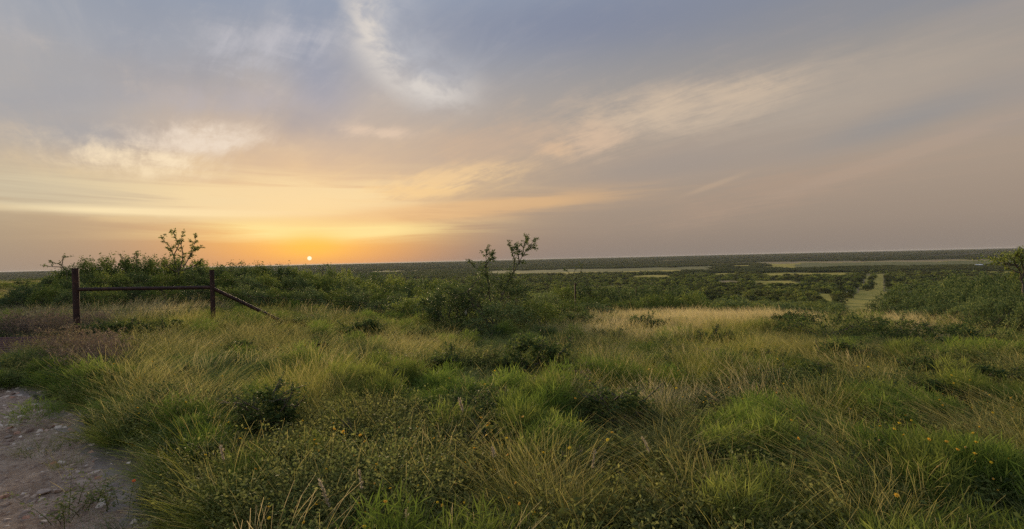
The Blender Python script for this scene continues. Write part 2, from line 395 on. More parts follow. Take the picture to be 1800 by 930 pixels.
def open_ground(x, y):
    """(how open, kind of grass) at each place"""
    D = np.hypot(x, y); A = np.arctan2(x, y)
    A2 = A + (fbm(x, y, 60, 2, 3) - .5) * .03; D2 = D * (1 + (fbm(x, y, 70, 6, 4) - .5) * .13)
    m_ = np.zeros_like(D); kind = np.zeros_like(D)
    for a0, a1, d0, d1, k in FIELDS:
        e = smoothstep(A2, a0 - .004, a0 + .004) * (1 - smoothstep(A2, a1 - .004, a1 + .004)) * smoothstep(D2, d0 * .985, d0 * 1.015) * (1 - smoothstep(D2, d1 * .985, d1 * 1.015))
        kind = np.where(e > .4, k, kind); m_ = np.maximum(m_, e)
    u, v = strip_coords(x, y); wdt = 9 + 3 * u / SW_LEN
    e = (1 - smoothstep(np.abs(v) + (fbm(x, y, 14, 1) - .5) * 4, wdt - 1, wdt + 1)) * (u > -25) * (u < SW_LEN)
    e = np.maximum(e, (A > azel(1478, 465)[0]) * (A < azel(1575, 465)[0]) * (D > 24) * (D < np.hypot(*SW_P) + 30))
    kind = np.where(e > .4, 3, kind); m_ = np.maximum(m_, e)
    e = smoothstep(fbm(x, y, 120, 8, 3), .60, .66) * smoothstep(D, 250, 420) * (D < 1500) * .9
    e = e * (A > -.35)
    kind = np.where((e > .4) & (m_ < .3), 1, kind); m_ = np.maximum(m_, e)
    return m_, kind
# the dirt road: to the left of this line
ROAD = [(-14, 13.2), (-9.5, 9.4), (-7.1, 7.1), (-5.8, 6.3), (-4.5, 5.3), (-3.52, 4.35), (-2.7, 3.56), (-2.2, 3.0), (-0.9, 1.6), (0.4, 0.2), (1.5, -2)]
def road_side(x, y):
    """metres into the road (positive) or into the meadow (negative)"""
    rx = np.array([p[0] for p in ROAD]); ry = np.array([p[1] for p in ROAD])
    xe = np.interp(y, ry[::-1], rx[::-1])
    return (xe - x) * .72 + (fbm(x, y, .7, 3) - .5) * .85
nr = 430
Ds = np.concatenate([[0.0], .3 * (17000 / .3) ** (np.arange(nr) / (nr - 1))])
As = np.radians(np.concatenate([np.arange(-180, -62, 4.0), np.arange(-62, 62, .42), np.arange(62, 180, 4.0)]))
DD, AA = np.meshgrid(Ds[1:], As, indexing='ij')
X, Y = DD * np.sin(AA), DD * np.cos(AA); Z = ground(X, Y)
Z -= .03 * smoothstep(road_side(X, Y), -.1, .4) * (DD < 30)
Z -= .45 * ((X < -9.3) & (Y > 8.75) & (Y < 11.5) & (X > -15.5))          # pit under the cattle guard
na = len(As); V = np.stack([X, Y, Z], -1).reshape(-1, 3)
ii, jj = np.meshgrid(np.arange(nr - 1), np.arange(na), indexing='ij')
jn = (jj + 1) % na
F = np.stack([ii * na + jj, (ii + 1) * na + jj, (ii + 1) * na + jn, ii * na + jn], -1).reshape(-1, 4)
ms = Mesh(); ms.add(V, F[:, ::-1])
ms.add(np.vstack([V[:na], [[0, 0, 0]]]), np.stack([np.arange(na), (np.arange(na) + 1) % na, np.full(na, na)], -1))
mt = newmat('land')
opn, knd, rd, dst = attr('open'), attr('kind'), attr('road'), attr('dist')
gp = pos()
sep = nt.nodes.new('ShaderNodeSeparateXYZ'); L(gp, sep.inputs[0])
soil = ramp_lin(noise(gp, 2.2, 8, .65), [(.3, (.075, .06, .042)), (.55, (.14, .11, .075)), (.75, (.20, .16, .11))])
dirt = ramp_lin(noise(gp, 3.0, 9, .7), [(.28, (.17, .13, .11)), (.5, (.30, .24, .205)), (.72, (.42, .355, .31))])
dirt = mixc(M('MULTIPLY', smooth(noise(gp, 26, 3, .6), .52, .7), .6), dirt, (.16, .105, .08))
dirt = mixc(M('MULTIPLY', smooth(noise(gp, .8, 4), .5, .7), .35), dirt, (.24, .17, .13))
vd = ramp_lin(noise(gp, .012, 8, .72), [(.35, (.014, .021, .012)), (.55, (.021, .031, .015)), (.7, (.040, .048, .022))])
vd2 = mixc(smooth(noise(gp, .05, 6, .8), .42, .62), vd, (.014, .021, .013))
under = mixc(smooth(dst, 35, 90), soil, (.07, .08, .03))
under = mixc(smooth(dst, 1700, 2600), under, vd2)
mapn = nt.nodes.new('ShaderNodeMapping'); mapn.inputs['Scale'].default_value = (1, .25, 1); L(gp, mapn.inputs[0])
fn = noise(mapn.outputs[0], .03, 6, .6)
f0 = ramp_lin(fn, [(.35, (.085, .10, .035)), (.65, (.125, .13, .045))])
f1 = ramp_lin(fn, [(.35, (.24, .21, .035)), (.65, (.36, .30, .06))])
f2 = ramp_lin(fn, [(.35, (.19, .15, .08)), (.65, (.26, .20, .115))])
f3 = ramp_lin(noise(gp, .18, 6, .65), [(.35, (.15, .15, .03)), (.5, (.29, .255, .05)), (.68, (.42, .33, .10))])
fc = mixc(smooth(knd, .3, .7), f0, f1); fc = mixc(smooth(knd, 1.3, 1.7), fc, f2); fc = mixc(smooth(knd, 2.3, 2.7), fc, f3)
c = mixc(opn, under, fc); c = mixc(rd, c, dirt)
finish(c, .95, bump=noise(gp, 30, 8, .7), bumpd=.02, spec=.1)
land_me = ms.data('ground', [mt], True)
xs, ys = np.concatenate([V[:, 0], V[:na, 0], [0]]), np.concatenate([V[:, 1], V[:na, 1], [0]])
o_, k_ = open_ground(xs, ys); dd_ = np.hypot(xs, ys)
o_ = o_ * (dd_ > 55)
rd_ = smoothstep(road_side(xs, ys), -.15, .25) * (dd_ < 40)
for nm, arr in (('open', o_), ('kind', k_), ('road', rd_), ('dist', dd_)):
    a = land_me.attributes.new(nm, 'FLOAT', 'POINT'); a.data.foreach_set('value', arr)
land = link('ground', land_me, kind='structure', label='rolling ground from the grassy hilltop down to the brush valley and the far ridge')

# ------------------------------------------------------------------ plant meshes
def blades(ms, g, n, rad, h, hv=.35, wdt=.004, lean=0.0, bend=.5, spread=.35, segs=4, mat=0, head=0.0, root=(0, 0, 0), tmax=1.0):
    ang = g.random(n) * 2 * np.pi; rr = rad * np.sqrt(g.random(n))
    bx, by = rr * np.cos(ang) + root[0], rr * np.sin(ang) + root[1]
    H = h * (1 + hv * (g.random(n) * 2 - 1)); dirn = ang + g.normal(0, .9, n)
    ox, oy = np.cos(dirn), np.sin(dirn)
    sp = spread * (.3 + g.random(n)); bd = bend * (.3 + g.random(n)); ln = lean * (.6 + .8 * g.random(n))
    sa = g.random(n) * np.pi; sx, sy = np.cos(sa), np.sin(sa)
    r = g.random(n); t = np.linspace(0, 1, segs + 1)
    Vv = np.zeros((n, segs + 1, 2, 3))
    for k, tk in enumerate(t):
        qx = bx + H * (ox * (sp * tk + bd * tk ** 2.2) + ln * tk ** 1.9)
        qy = by + H * (oy * (sp * tk + bd * tk ** 2.2))
        qz = root[2] - .01 + H * tk * (1 - .22 * (bd + np.abs(ln)) * tk)
        ww = wdt * (.75 + .5 * r) * (1 - tk) ** .6 * .5 + wdt * .06
        if head > 0 and tk > .70: ww = wdt * head * (1.0 - abs(tk - .85) / .22) * .5 + wdt * .1
        for q, sg in ((0, -1), (1, 1)):
            Vv[:, k, q, 0] = qx + sg * sx * ww; Vv[:, k, q, 1] = qy + sg * sy * ww; Vv[:, k, q, 2] = qz
    idx = np.arange(n)[:, None] * (segs + 1) * 2 + np.arange(segs)[None] * 2
    Fq = np.stack([idx, idx + 1, idx + 3, idx + 2], -1).reshape(-1, 4)
    tt = np.broadcast_to(t[None, :, None] * tmax, (n, segs + 1, 2)).ravel(); r_ = np.repeat(r, (segs + 1) * 2)
    ms.add(Vv.reshape(-1, 3), Fq, tt, r_, mat)
def leaves(ms, g, pts, size, aspect=.45, droop=.3, mat=0, t=None, dirs=None, fold=True):
    """kite-shaped leaves at pts"""
    n = len(pts); pts = np.asarray(pts, float)
    if dirs is None:
        d = g.normal(0, 1, (n, 3)); d[:, 2] = d[:, 2] * .6 + .1
    else: d = dirs + g.normal(0, .45, (n, 3))
    d /= np.linalg.norm(d, axis=1)[:, None] + 1e-9
    a = np.cross(d, g.normal(0, 1, (n, 3))); a /= np.linalg.norm(a, axis=1)[:, None] + 1e-9
    s = size * (.6 + .8 * g.random(n))[:, None]
    p0 = pts; p1 = pts + d * s * .5 + a * s * aspect * .5; p2 = pts + d * s; p3 = pts + d * s * .5 - a * s * aspect * .5
    p2 = p2 - np.array([0, 0, 1]) * s * droop * .3
    Vv = np.stack([p0, p1, p2, p3], 1).reshape(-1, 3); Fq = np.arange(n * 4).reshape(-1, 4)
    if t is None: t = np.full(n, .5)
    ms.add(Vv, Fq, np.repeat(t, 4), np.repeat(g.random(n), 4), mat)
def clump(kind, seed):
    g = np.random.default_rng(seed); ms = Mesh()
    if kind == 'green':
        blades(ms, g, 120, .17, .24, .5, .0034, .10, .5, .4); mats = ['green_blades']
        leaves(ms, g, g.normal(0, 1, (60, 3)) * [.09, .09, .05] + [0, 0, .10], .03, .4, .2, 0, np.full(60, .5))
    elif kind == 'blue':
        blades(ms, g, 140, .18, .28, .45, .003, .15, .5, .35); mats = ['blue_blades']
    elif kind == 'straw':
        blades(ms, g, 80, .15, .24, .45, .003, .15, .5, .35, mat=1)
        blades(ms, g, 34, .16, .42, .4, .0011, .22, .50, .18, 7, head=1.9); mats = ['straw_blades', 'green_blades']
    elif kind == 'windy':
        blades(ms, g, 100, .17, .26, .45, .003, .45, .4, .2, mat=1)
        blades(ms, g, 32, .15, .46, .35, .0012, .55, .45, .10, 7, head=1.8); mats = ['straw_blades', 'green_blades']
    elif kind == 'pink':
        blades(ms, g, 60, .17, .22, .4, .003, .1, .4, .3, mat=1)
        blades(ms, g, 70, .18, .36, .4, .0013, .22, .25, .18, 5, head=2.4); mats = ['pink_straw', 'yellow_blades']
    elif kind == 'yellow':
        blades(ms, g, 170, .13, .32, .4, .0028, .05, .55, .45, 5)
        blades(ms, g, 20, .10, .44, .3, .0012, .1, .25, .3, 5, head=2.2, mat=1); mats = ['yellow_blades', 'straw_blades']
    elif kind in ('darkforb', 'oliveforb'):
        ns = 16 if kind == 'darkforb' else 20; hh = .26 if kind == 'darkforb' else .29
        for i in range(ns):
            a = g.random() * 6.28; r0 = .17 * math.sqrt(g.random()); lean = g.normal(0, .28, 2); h = hh * (.6 + .7 * g.random())
            tt = np.linspace(0, 1, 6); P = np.stack([r0 * math.cos(a) + lean[0] * h * tt ** 1.3, r0 * math.sin(a) + lean[1] * h * tt ** 1.3, h * tt], 1)
            tube(ms, P, [.0022 * (1.2 - q) for q in tt], 3, 1, .3, g.random(), False)
            m_ = 44; q = .15 + .85 * g.random(m_) ** .8
            pp = np.stack([np.interp(q, tt, P[:, k]) for k in range(3)], 1) + g.normal(0, .018, (m_, 3))
            leaves(ms, g, pp, (.027 if kind == 'darkforb' else .019), .5, .3, 0, q)
        mats = ['dark_leaf', 'olive_leaf'] if kind == 'darkforb' else ['olive_leaf', 'straw_blades']
        if kind == 'oliveforb': blades(ms, g, 5, .16, .38, .3, .0010, .15, .4, .2, 6, mat=1, head=2.6)
    elif kind == 'feather':
        n = 420; a = g.random(n) * 6.28; z = g.random(n) ** .7; rr = .20 * np.sqrt(1 - z ** 2 * .85) * (.5 + .5 * g.random(n))
        P = np.stack([rr * np.cos(a), rr * np.sin(a), z * .30], 1)
        d = P * [1, 1, 0] * 2.2 + [0, 0, .7]
        leaves(ms, g, P, .085, .045, .2, 0, .3 + .7 * z, d)
        leaves(ms, g, P * .8, .06, .07, .2, 0, .2 + .5 * z, d)
        mats = ['feather_leaf']
    elif kind == 'brown':
        blades(ms, g, 45, .16, .34, .4, .0026, .05, .5, .5, 4)
        for i in range(30):
            a = g.random() * 6.28; r0 = .2 * g.random(); h = .22 + .22 * g.random()
            leaves(ms, g, np.tile([[r0 * math.cos(a), r0 * math.sin(a), h]], (7, 1)) + g.normal(0, .008, (7, 3)), .018, .6, .1, 0, np.full(7, .9))
        mats = ['brown_weed']
    elif kind == 'litter':
        blades(ms, g, 70, .22, .10, .6, .004, .0, 1.2, .9, 3, mat=0)
        blades(ms, g, 30, .2, .12, .5, .004, .0, .8, .6, 3, mat=1); mats = ['dead_litter', 'green_blades']
    return ms.data('clump_' + kind, [MAT[q] for q in mats])
def flower_mesh(col, seed, h=.40, size=.018):
    g = np.random.default_rng(seed); ms = Mesh()
    P = [(0, 0, 0), (.01, .01, h * .5), (.02 * g.normal(), .02 * g.normal(), h)]
    tube(ms, P, [.0018, .0015, .0012], 3, 1, .5, 0, False)
    top = Vector(P[-1]); tilt = Vector((g.normal(0, .35), g.normal(0, .35) - .35, 1)).normalized(); a = tilt.orthogonal().normalized(); b = tilt.cross(a)
    for k in range(7):
        q = 6.283 * k / 7; d = a * math.cos(q) + b * math.sin(q); s = a * -math.sin(q) + b * math.cos(q)
        V = [top, top + d * size * .55 + s * size * .3 + tilt * .003, top + d * size + tilt * .002, top + d * size * .55 - s * size * .3 + tilt * .003]
        ms.add(V, [(0, 1, 2, 3)], .9, g.random(), 0)
    tube(ms, [top - tilt * .003, top + tilt * .005], [.005, .003], 5, 2, .9, 0)
    return ms.data('flower', [MAT[col], MAT['olive_leaf'], MAT['petal_orange']])

def node_group(name, srcs):
    ng = bpy.data.node_groups.new(name, 'GeometryNodeTree')
    ng.interface.new_socket('Geometry', in_out='INPUT', socket_type='NodeSocketGeometry')
    ng.interface.new_socket('Geometry', in_out='OUTPUT', socket_type='NodeSocketGeometry')
    N = ng.nodes; K = ng.links.new
    gi, go = N.new('NodeGroupInput'), N.new('NodeGroupOutput')
    jn = N.new('GeometryNodeJoinGeometry')
    for s in reversed(srcs):
        oi = N.new('GeometryNodeObjectInfo'); oi.inputs['Object'].default_value = s
        g2 = N.new('GeometryNodeGeometryToInstance'); K(oi.outputs['Geometry'], g2.inputs[0]); K(g2.outputs[0], jn.inputs[0])
    ip = N.new('GeometryNodeInstanceOnPoints'); K(gi.outputs[0], ip.inputs['Points']); K(jn.outputs[0], ip.inputs['Instance'])
    ip.inputs['Pick Instance'].default_value = True
    for nm, ty, sock in (('idx', 'INT', 'Instance Index'), ('rot', 'FLOAT_VECTOR', 'Rotation'), ('scl', 'FLOAT_VECTOR', 'Scale')):
        a = N.new('GeometryNodeInputNamedAttribute'); a.data_type = ty; a.inputs[0].default_value = nm
        K([q for q in a.outputs if q.enabled][0], ip.inputs[sock])
    K(ip.outputs[0], go.inputs[0]); return ng
def scatter(name, P, rot, scl, idx, meshes, label, category, ts=1.3, tk=1.0):
    srcs = [bpy.data.objects.new(name + '_source', me) for me in meshes]     # never linked to the scene
    me = bpy.data.meshes.new(name); n = len(P)
    me.vertices.add(n); me.vertices.foreach_set('co', np.asarray(P, float).ravel())
    for nm, ty, arr in (('rot', 'FLOAT_VECTOR', rot), ('scl', 'FLOAT_VECTOR', scl)):
        a = me.attributes.new(nm, ty, 'POINT'); a.data.foreach_set('vector', np.asarray(arr, float).ravel())
    P = np.asarray(P); tv = smoothstep(fbm(P[:, 0], P[:, 1], ts, 71, 3) + np.random.default_rng(1).normal(0, .06, n), .42, .68) * tk
    a = me.attributes.new('tint', 'FLOAT', 'POINT'); a.data.foreach_set('value', tv.astype(np.float32))
    a = me.attributes.new('idx', 'INT', 'POINT'); a.data.foreach_set('value', np.asarray(idx, np.int32))
    o = link(name, me, kind='stuff', label=label, category=category)
    md = o.modifiers.new('scatter', 'NODES'); md.node_group = node_group(name, srcs)
    return o

# low dark shrubs in the meadow: (x, y of the foot, half width, height) in the photograph
LOW = [
    (1450, 606, 105, 62, 'sprawling dark leafy shrub right of centre on the meadow crest'), (1565, 606, 75, 52, 'dark leafy shrub joined to the right side of the sprawling crest shrub'),
    (1385, 588, 36, 40, 'small spiky dark shrub at the left end of the sprawling crest shrub'), (1660, 622, 85, 46, 'low dark shrub below the right brush bank in long grass'),
    (940, 676, 66, 62, 'round dark shrub in the mid meadow below the two armed shrub'), (1085, 795, 78, 82, 'bright edged leafy shrub beside the bare soil patch'),
    (475, 805, 62, 95, 'dark leafy bush below the yellow green grass tuft'), (205, 608, 55, 34, 'low dark shrub between the two pipe posts'),
    (1245, 622, 52, 34, 'low dark mound of leaves on the open crest grass'), (1072, 616, 34, 24, 'small dark mound left of the straw coloured crest'),
    (640, 608, 42, 34, 'low dark shrub in the grass right of the diagonal brace'), (1130, 594, 45, 28, 'dark flat shrub in the straw grass under the far fence'),
    (785, 676, 40, 36, 'small dark shrub in the grass left of the round dark shrub'), (1010, 592, 50, 36, 'dark low shrub in the hollow under the tallest far fence post'), (1755, 604, 80, 54, 'leafy shrub in front of the right brush bank')]
for n_, q in enumerate([(1180, 690, 30, 26), (1250, 760, 34, 36), (560, 640, 28, 22), (420, 640, 30, 24), (330, 690, 26, 26), (700, 720, 34, 34), (880, 700, 26, 24), (640, 830, 36, 44), (860, 830, 34, 44), (1330, 660, 34, 24), (1430, 690, 30, 26), (1520, 800, 40, 42), (1650, 740, 44, 34), (1740, 700, 44, 30), (1380, 820, 36, 42), (960, 610, 34, 22), (860, 612, 40, 24), (520, 590, 32, 20), (300, 600, 30, 22), (1150, 640, 28, 18), (740, 610, 30, 20), (1000, 700, 30, 26), (380, 860, 30, 44), (1260, 880, 40, 50), (1620, 680, 50, 28), (1480, 650, 50, 28), (1010, 560, 40, 22), (1070, 570, 34, 20), (910, 575, 50, 26), (800, 600, 40, 26)]):
    LOW.append((*q, 'small dark leafy shrub dotted among the meadow grasses'))
LOWP = []
for (px_, base_, half_, hp_, lab_) in LOW:
    lx, ly = pix2ground(px_, base_, 0); lD = math.hypot(lx, ly); rw_ = half_ / F_PX * ly; h_ = hz(px_, base_ - hp_, lD) - float(ground(lx, ly)) + .06
    h_ *= .74 if 'crest' in lab_ or 'right brush bank' in lab_ else 1.0 if 'dotted' not in lab_ else 1.2
    a_ = math.atan2(lx, ly); LOWP.append((lx + math.sin(a_) * rw_ * .7, ly + math.cos(a_) * rw_ * .7, rw_, h_, lab_))
# ------------------------------------------------------------------ meadow
# patches seen in the photograph: (x, y, rx, ry, type, weight)
TYPES = ['green', 'blue', 'straw', 'windy', 'pink', 'yellow', 'darkforb', 'oliveforb', 'feather', 'brown', 'litter']
T = {k: i for i, k in enumerate(TYPES)}
PATCH = [
 (1290, 550, 170, 16, 'pink', 9), (1530, 545, 90, 12, 'pink', 8), (1650, 575, 90, 14, 'pink', 3), (1330, 600, 90, 20, 'yellow', 3), (1250, 660, 110, 22, 'yellow', 2), (1480, 720, 60, 24, 'yellow', 2), (1120, 580, 150, 22, 'pink', 2.5), (1250, 600, 200, 25, 'yellow', 2.0), (1060, 600, 100, 20, 'straw', 2),
 (80, 548, 120, 14, 'pink', 7), (270, 540, 90, 16, 'pink', 4), (300, 565, 70, 12, 'yellow', 2.0), (440, 548, 70, 14, 'green', 2), (60, 515, 80, 18, 'yellow', 2.5),
 (85, 585, 90, 20, 'brown', 9), (150, 620, 60, 25, 'brown', 5), (180, 570, 40, 18, 'brown', 2), (90, 650, 60, 20, 'green', 2), (230, 590, 60, 16, 'darkforb', 3),
 (290, 620, 70, 30, 'straw', 4), (430, 605, 60, 28, 'straw', 4), (350, 640, 70, 25, 'blue', 2.5), (520, 605, 70, 25, 'straw', 3), (590, 600, 60, 20, 'blue', 2), (700, 598, 80, 22, 'straw', 4), (760, 590, 20, 22, 'straw', 3),
 (240, 690, 50, 50, 'straw', 4), (180, 740, 40, 40, 'yellow', 3), (250, 770, 35, 30, 'pink', 3), (250, 800, 60, 40, 'yellow', 2), (340, 700, 60, 40, 'straw', 2.2),
 (545, 690, 38, 26, 'yellow', 9), (470, 660, 60, 20, 'green', 2.5), (470, 745, 50, 50, 'darkforb', 6), (640, 740, 110, 50, 'oliveforb', 5), (620, 850, 120, 60, 'oliveforb', 3.5), (780, 800, 80, 60, 'oliveforb', 3), (840, 760, 60, 40, 'darkforb', 2),
 (700, 640, 50, 18, 'green', 2), (720, 680, 80, 25, 'feather', 2.5), (780, 690, 50, 25, 'blue', 2.5), (830, 560, 90, 14, 'green', 3), (740, 565, 90, 14, 'feather', 2.5), (900, 590, 90, 25, 'blue', 4), (870, 640, 70, 20, 'darkforb', 2),
 (960, 765, 45, 32, 'feather', 8), (930, 715, 40, 22, 'feather', 4), (1080, 750, 70, 45, 'darkforb', 6), (1130, 790, 40, 25, 'blue', 3), (1310, 770, 55, 35, 'feather', 6), (1330, 715, 60, 22, 'feather', 3), (1250, 735, 40, 25, 'darkforb', 2.5),
 (1560, 725, 110, 30, 'feather', 5), (1700, 825, 80, 35, 'feather', 8), (1620, 760, 60, 25, 'windy', 2), (1740, 690, 60, 20, 'feather', 3), (1400, 860, 60, 60, 'oliveforb', 3.5), (1700, 640, 90, 16, 'darkforb', 2), (1560, 915, 70, 20, 'yellow', 4),
 (1450, 800, 50, 60, 'windy', 4), (1560, 860, 70, 50, 'windy', 5), (1430, 615, 50, 20, 'windy', 6), (1560, 640, 90, 20, 'windy', 3), (1760, 740, 80, 60, 'windy', 4), (1650, 700, 80, 30, 'windy', 2), (1780, 660, 50, 20, 'windy', 4), (1200, 620, 60, 14, 'darkforb', 1.5),
 (1190, 800, 40, 50, 'windy', 4), (1020, 860, 60, 50, 'yellow', 3), (920, 850, 60, 60, 'straw', 4), (340, 890, 60, 40, 'yellow', 3), (1240, 850, 60, 40, 'yellow', 2.5), (560, 900, 60, 40, 'straw', 2.5), (1220, 690, 120, 30, 'pink', 1.5), (110, 705, 55, 35, 'feather', 4), (60, 655, 60, 20, 'feather', 2), (330, 730, 40, 18, 'feather', 2),
 (1090, 840, 55, 35, 'litter', 10), (850, 655, 30, 20, 'litter', 3), (1000, 880, 30, 30, 'litter', 2)]
def sample_polar(n, d0, d1, amax, g, power=1.0):
    u = g.random(n); D = d0 * (d1 / d0) ** (u ** power); A = (g.random(n) * 2 - 1) * R(amax)
    return D * np.sin(A), D * np.cos(A), D
g = np.random.default_rng(11)
x1, y1, D1 = sample_polar(26000, 1.9, 38, 58, g, .62)
xp, yp = x1, y1; zp = ground(x1, y1)
z2 = zp + .25
ppx, ppy = project(np.stack([xp, yp, z2], 1))
Wt = np.zeros((len(xp), len(TYPES)))
for k, (s_, off, base) in {'green': (1.6, 0, .95), 'blue': (1.9, 5, .9), 'straw': (1.7, 9, .42), 'pink': (2.1, 13, .16), 'yellow': (1.4, 17, .5), 'darkforb': (1.3, 21, 1.25), 'oliveforb': (1.5, 25, .85), 'feather': (1.3, 29, .65), 'brown': (1.8, 33, .08), 'litter': (2, 37, .2), 'windy': (2.2, 41, 0)}.items():
    Wt[:, T[k]] = base * smoothstep(fbm(xp, yp, s_, off, 3), .36, .62) + .02
wr = smoothstep(ppx, 1150, 1450)
Wt[:, T['windy']] += Wt[:, T['straw']] * 1.0 * wr; Wt[:, T['straw']] *= 1 - wr
near_f = 1 - smoothstep(D1, 4, 8)
for kd_, q in (('straw', .55), ('windy', .6), ('green', .8), ('oliveforb', 1.7), ('darkforb', 1.5)): Wt[:, T[kd_]] *= 1 + (q - 1) * near_f
for (cx_, cy_, rx_, ry_, ty, wgt) in PATCH:
    q = ((ppx - cx_) / rx_) ** 2 + ((ppy - cy_) / ry_) ** 2
    wgt = wgt * (1.2 if ty in ('straw', 'windy', 'pink') else 1)
    Wt[:, T[ty]] += wgt * np.exp(-q ** 1.5) * (.5 + fbm(xp, yp, .7, cx_))
Pw = Wt ** 1.7; Pw /= Pw.sum(1, keepdims=True)
cum = Pw.cumsum(1); typ = (g.random(len(xp))[:, None] > cum).sum(1).clip(0, len(TYPES) - 1)
side_ = road_side(xp, yp)
hfac = np.ones(len(xp))             # grass stays low at the foot of the dark shrubs
for (lx, ly, rw_, h_, _l) in LOWP:
    lD = math.hypot(lx, ly); fx, fy = lx * (1 - rw_ * 1.1 / lD), ly * (1 - rw_ * 1.1 / lD); hfac = np.minimum(hfac, .42 + .58 * smoothstep(np.hypot(xp - fx, yp - fy), rw_ * .9, rw_ * 1.7))
keep = side_ < -.22 + .25 * g.random(len(xp)) ** 3
keep |= (side_ < .5) & (g.random(len(xp)) < .02) 
guard_zone = (xp < -8.3) & (yp > 7.5) & (yp < 11.8)
keep |= (side_ > 0) & (yp > 6.6) & (yp < 8.6) & (xp > -12) & (g.random(len(xp)) < .5)
keep |= (yp > 12.0) & (yp < 30)
keep &= ~(guard_zone & (g.random(len(xp)) < .93))
keep &= fbm(xp, yp, .9, 50) > np.where(D1 < 9, .33, .25)
for (lx, ly, rw_, h_, _l) in LOWP: keep &= ~((np.hypot(xp - lx, yp - ly) < rw_ * .8) & (g.random(len(xp)) < .85))
bare = np.exp(-(((ppx - 1110) / 45) ** 2 + ((ppy - 850) / 28) ** 2))
keep &= g.random(len(xp)) > bare * .9
lean_to_left = smoothstep(xp / np.maximum(yp, 1), .05, .5)
def scatter_types(name, kinds, label, cat, nvar=3, sc=1.0):
    P, Ro, S, I, meshes = [], [], [], [], []
    for kd in kinds:
        mk = keep & (typ == T[kd]); n = mk.sum()
        for v_ in range(nvar): meshes.append(clump(kd, 100 * T[kd] + v_))
        gg = np.random.default_rng(500 + T[kd])
        wind = np.where(gg.random(n) < lean_to_left[mk], math.pi, 0.0) + gg.normal(0, .35, n) + .15
        if kd in ('darkforb', 'oliveforb', 'feather', 'brown', 'litter', 'yellow'): wind = gg.random(n) * 6.28
        s = sc * (.75 + .6 * gg.random(n)) * (.84 + .38 * smoothstep(D1[mk], 3, 22))
        if kd in ('feather',): s *= 1.15
        hs = s * (.75 + .35 * gg.random(n)) * (.75 + .5 * fbm(xp[mk], yp[mk], 1.1, 60 + T[kd]))
        hs *= np.where(side_[mk] > -.35, .6, 1.0) * hfac[mk]
        P.append(np.stack([xp[mk], yp[mk], zp[mk] - .01], 1)); Ro.append(np.stack([gg.normal(0, .06, n), gg.normal(0, .06, n), wind], 1))
        S.append(np.stack([s, s, hs], 1)); I.append(len(meshes) - nvar + gg.integers(0, nvar, n))
    return scatter(name, np.concatenate(P), np.concatenate(Ro), np.concatenate(S), np.concatenate(I), meshes, label, cat)
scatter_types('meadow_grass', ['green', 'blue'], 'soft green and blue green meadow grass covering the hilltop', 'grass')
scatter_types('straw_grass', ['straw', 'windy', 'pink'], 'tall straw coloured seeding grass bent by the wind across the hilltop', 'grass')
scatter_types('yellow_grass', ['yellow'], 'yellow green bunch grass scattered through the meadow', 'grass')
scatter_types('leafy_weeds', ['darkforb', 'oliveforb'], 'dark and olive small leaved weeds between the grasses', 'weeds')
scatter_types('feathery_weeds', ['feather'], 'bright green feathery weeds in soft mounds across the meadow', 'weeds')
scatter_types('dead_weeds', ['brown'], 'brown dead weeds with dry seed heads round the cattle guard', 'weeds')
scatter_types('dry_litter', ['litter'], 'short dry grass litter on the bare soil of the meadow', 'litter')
# understorey so that soil shows only where it should
x3, y3, D3 = sample_polar(9000, 1.9, 36, 58, g, .6)
mk = (road_side(x3, y3) < -.15) | ((y3 > 12) & (D3 < 36))
mk &= ~((x3 < -8.9) & (y3 > 8.4) & (y3 < 11.8))
px3, py3 = project(np.stack([x3, y3, ground(x3, y3)], 1)); mk &= g.random(len(x3)) > .85 * np.exp(-(((px3 - 1110) / 50) ** 2 + ((py3 - 865) / 30) ** 2))
x3, y3 = x3[mk], y3[mk]; n3 = len(x3)
scatter('low_grass', np.stack([x3, y3, ground(x3, y3) - .02], 1), np.stack([np.zeros(n3)] * 2 + [g.random(n3) * 6.28], 1),
        np.stack([1 + .4 * g.random(n3)] * 2 + [.45 + .35 * g.random(n3)], 1), g.integers(0, 4, n3),
        [clump('green', 901), clump('blue', 902), clump('litter', 903), clump('oliveforb', 904)], 'low grass and weeds filling the gaps under the taller meadow plants', 'grass')
# tiny flowers, past counting
n4 = 900; x4, y4, D4 = sample_polar(n4 * 2, 2.3, 16, 52, g, .7)
mk = (road_side(x4, y4) < -.3) & (fbm(x4, y4, 1.6, 77) > .5); x4, y4 = x4[mk], y4[mk]; n4 = len(x4)
scatter('wildflowers', np.stack([x4, y4, ground(x4, y4)], 1), np.stack([np.zeros(n4)] * 2 + [g.random(n4) * 6.28], 1), np.stack([.6 + .5 * g.random(n4)] * 3, 1),
        g.choice([0, 0, 0, 1, 2, 2], n4), [flower_mesh('petal_yellow', 1, .38, .010), flower_mesh('petal_orange', 2, .36, .010), flower_mesh('petal_white', 3, .36, .007)],
        'tiny yellow orange and white wildflowers sprinkled through the meadow', 'wildflowers')
